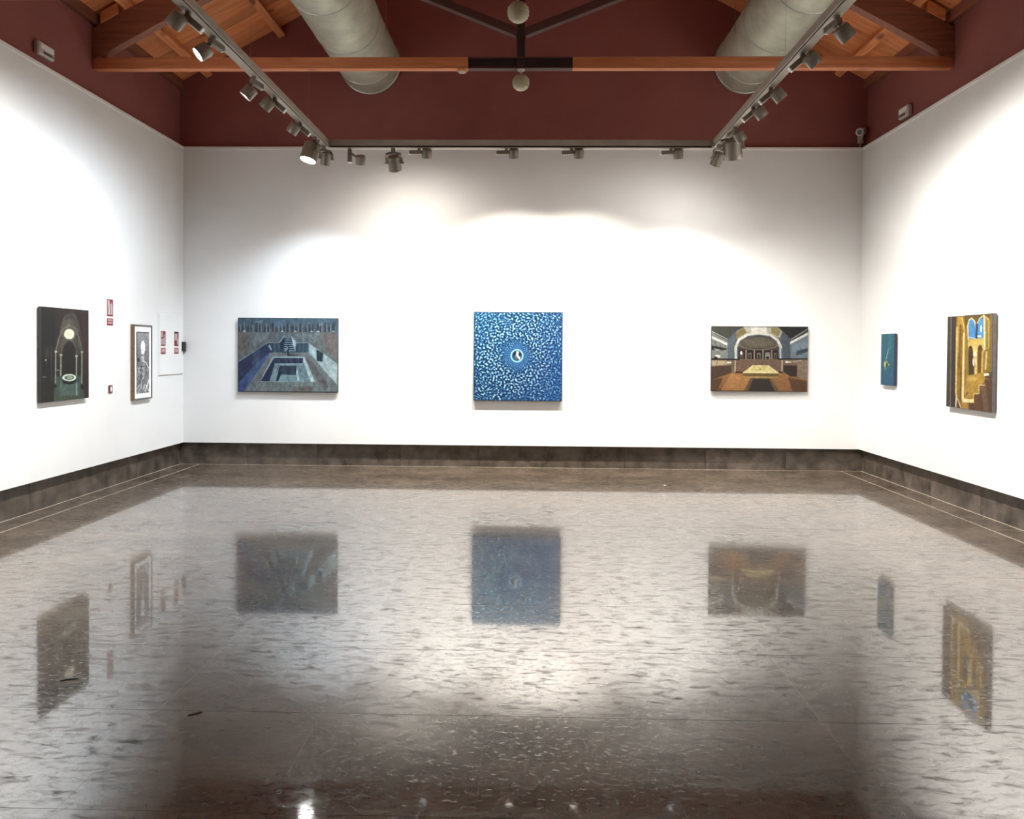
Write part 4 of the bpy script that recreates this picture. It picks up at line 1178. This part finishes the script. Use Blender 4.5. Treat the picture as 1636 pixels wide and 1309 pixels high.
# ------------------------------------------------------------------ fire point signs, cabinet, small boxes on the left wall
RED, PALE = (176, 44, 48), (238, 226, 224)
def sign_art(kind):
    a = Art(40, 60, (0, 0), (100, 0), (100, 150), (0, 150), RED)
    if kind == 'extinguisher':
        a.poly([(14, 10), (42, 10), (46, 40), (52, 70), (54, 136), (14, 136)], PALE)
        a.poly([(62, 46), (78, 36), (86, 60), (86, 136), (64, 136)], PALE); a.poly([(24, 60), (34, 60), (32, 120), (24, 120)], RED, .35); a.line([(58, 50), (70, 28)], 6, PALE)
    elif kind == 'hose':
        a.poly([(12, 10), (40, 10), (40, 62), (12, 62)], PALE); a.poly([(12, 76), (40, 76), (40, 138), (12, 138)], PALE); a.line([(62, 52), (72, 36), (84, 60), (84, 136)], 9, PALE); a.poly([(54, 70), (76, 70), (76, 136), (54, 136)], PALE)
    else:
        a.poly([(16, 22), (70, 22), (70, 48), (52, 90), (16, 90)], PALE); a.poly([(60, 80), (88, 60), (88, 136), (66, 136)], PALE); a.poly([(18, 100), (48, 100), (48, 134), (18, 134)], RED); a.line([(10, 8), (90, 8)], 14, (70, 16, 20))
    return a
def text_art(n):
    a = Art(40, 26, (0, 0), (100, 0), (100, 62), (0, 62), RED)
    for k in range(n):
        h = (62 - 16) / n
        a.poly([(14, 10 + k * h), (86, 10 + k * h), (86, 10 + k * h + h - 8), (14, 10 + k * h + h - 8)], (244, 196, 196))
    return a
def fire_sign(y, z, kind, lines, label, off=0.0):
    t = wall_thing('fire_sign', 'left', y, z, label, 'sign', 'red fire safety signs on the left wall')
    t.location.x += off
    for nm, W, H, zc, art in (('pictogram_plate', 0.128, 0.186, 0.055, sign_art(kind)), ('text_plate', 0.128, 0.080, -0.098, text_art(lines))):
        o = obj(nm, cbox(-W / 2, W / 2, -0.004, 0.0, zc - H / 2, zc + H / 2, 0.0008), M_CAP, t)
        art_mesh('print', art, W - 0.003, H - 0.003, M_PRINT, o, Matrix.Translation((0, -0.0046, zc)), 0.5)
fire_sign(8.390, 1.918, 'extinguisher', 2, 'red and white extinguisher sign high between the vault painting and framed print')
# flush white cabinet door near the corner
cabt = wall_thing('hose_cabinet', 'left', 9.83, 1.58, 'flat white hose cabinet door near the left corner', 'cabinet')
obj('cabinet_frame', cbox(-0.345, 0.32, -0.008, 0.0, -0.385, 0.385, 0.002), M_WHITE, cabt)
obj('cabinet_door', cbox(-0.335, 0.31, -0.017, -0.0085, -0.375, 0.375, 0.002), M_WHITE, cabt)
fire_sign(9.585, 1.602, 'hose', 1, 'red and white fire hose sign nearer the framed print', 0.0172)
fire_sign(9.945, 1.602, 'alarm', 1, 'red and white fire sign nearer the wall corner', 0.0172)
t = wall_thing('call_point', 'left', 8.394, 1.089, 'tiny dark red call point below the extinguisher sign', 'call point')
o = obj('housing', cbox(-0.033, 0.033, -0.014, 0.0, -0.042, 0.042, 0.003), noise_mat('dark_red_plastic', (0.10, 0.012, 0.016), (0.15, 0.02, 0.024), 20, 0.4), t)
obj('glass_window', cbox(-0.014, 0.014, -0.0165, -0.0135, -0.026, 0.026, 0.001), M_CAP, t)
t = wall_thing('wall_switch_box', 'left', 10.150, 1.555, 'small black box on the left wall right by the corner', 'wall box')
bm = bmesh.new()
prof = [(-0.045, 0.0), (-0.045, -0.036), (0.0, -0.052), (0.040, -0.040), (0.040, 0.0)]
va = [bm.verts.new((x, y, -0.055)) for x, y in prof]; vb = [bm.verts.new((x, y, 0.06)) for x, y in prof]
bm.faces.new(va); bm.faces.new(list(reversed(vb)))
for k in range(5): bm.faces.new((va[k], vb[k], vb[(k + 1) % 5], va[(k + 1) % 5]))
bmesh.ops.recalc_face_normals(bm, faces=bm.faces)
obj('casing', bm, M_BLACK, t)
obj('casing_lid', cbox(-0.043, 0.038, -0.034, -0.002, 0.0602, 0.066, 0.002), M_BLACK, t)

# ------------------------------------------------------------------ scraps on the floor
def scrap(pts, wd, label):
    t = None
    bm = bmesh.new()
    top = []
    n = len(pts)
    for k, (x, y) in enumerate(pts):
        a = pts[max(k - 1, 0)]; b = pts[min(k + 1, n - 1)]
        d = Vector((b[0] - a[0], b[1] - a[1])).normalized()
        s_ = wd * (0.35 + 0.65 * math.sin(math.pi * (k + 0.5) / n))
        nx_, ny_ = -d.y * s_ / 2, d.x * s_ / 2
        top.append([bm.verts.new((x + nx_, y + ny_, 0.0008)), bm.verts.new((x + nx_, y + ny_, 0.004)), bm.verts.new((x - nx_, y - ny_, 0.004)), bm.verts.new((x - nx_, y - ny_, 0.0008))])
    for a, b in zip(top[:-1], top[1:]):
        for k in range(4):
            bm.faces.new((a[k], b[k], b[(k + 1) % 4], a[(k + 1) % 4]))
    bm.faces.new(top[0]); bm.faces.new(list(reversed(top[-1])))
    bmesh.ops.recalc_face_normals(bm, faces=bm.faces)
    o = obj('floor_scrap', bm, M_BLACK)
    return tag(o, label, 'scrap', 'thin dark scraps on the floor')
scrap([(-2.168, 3.545), (-2.150, 3.562), (-2.125, 3.572), (-2.100, 3.575)], 0.012, 'thin curved black scrap on the floor in the vault painting reflection')
scrap([(-1.432, 3.235), (-1.410, 3.250), (-1.388, 3.268)], 0.010, 'thin short black scrap on the floor, right of the framed print reflection')
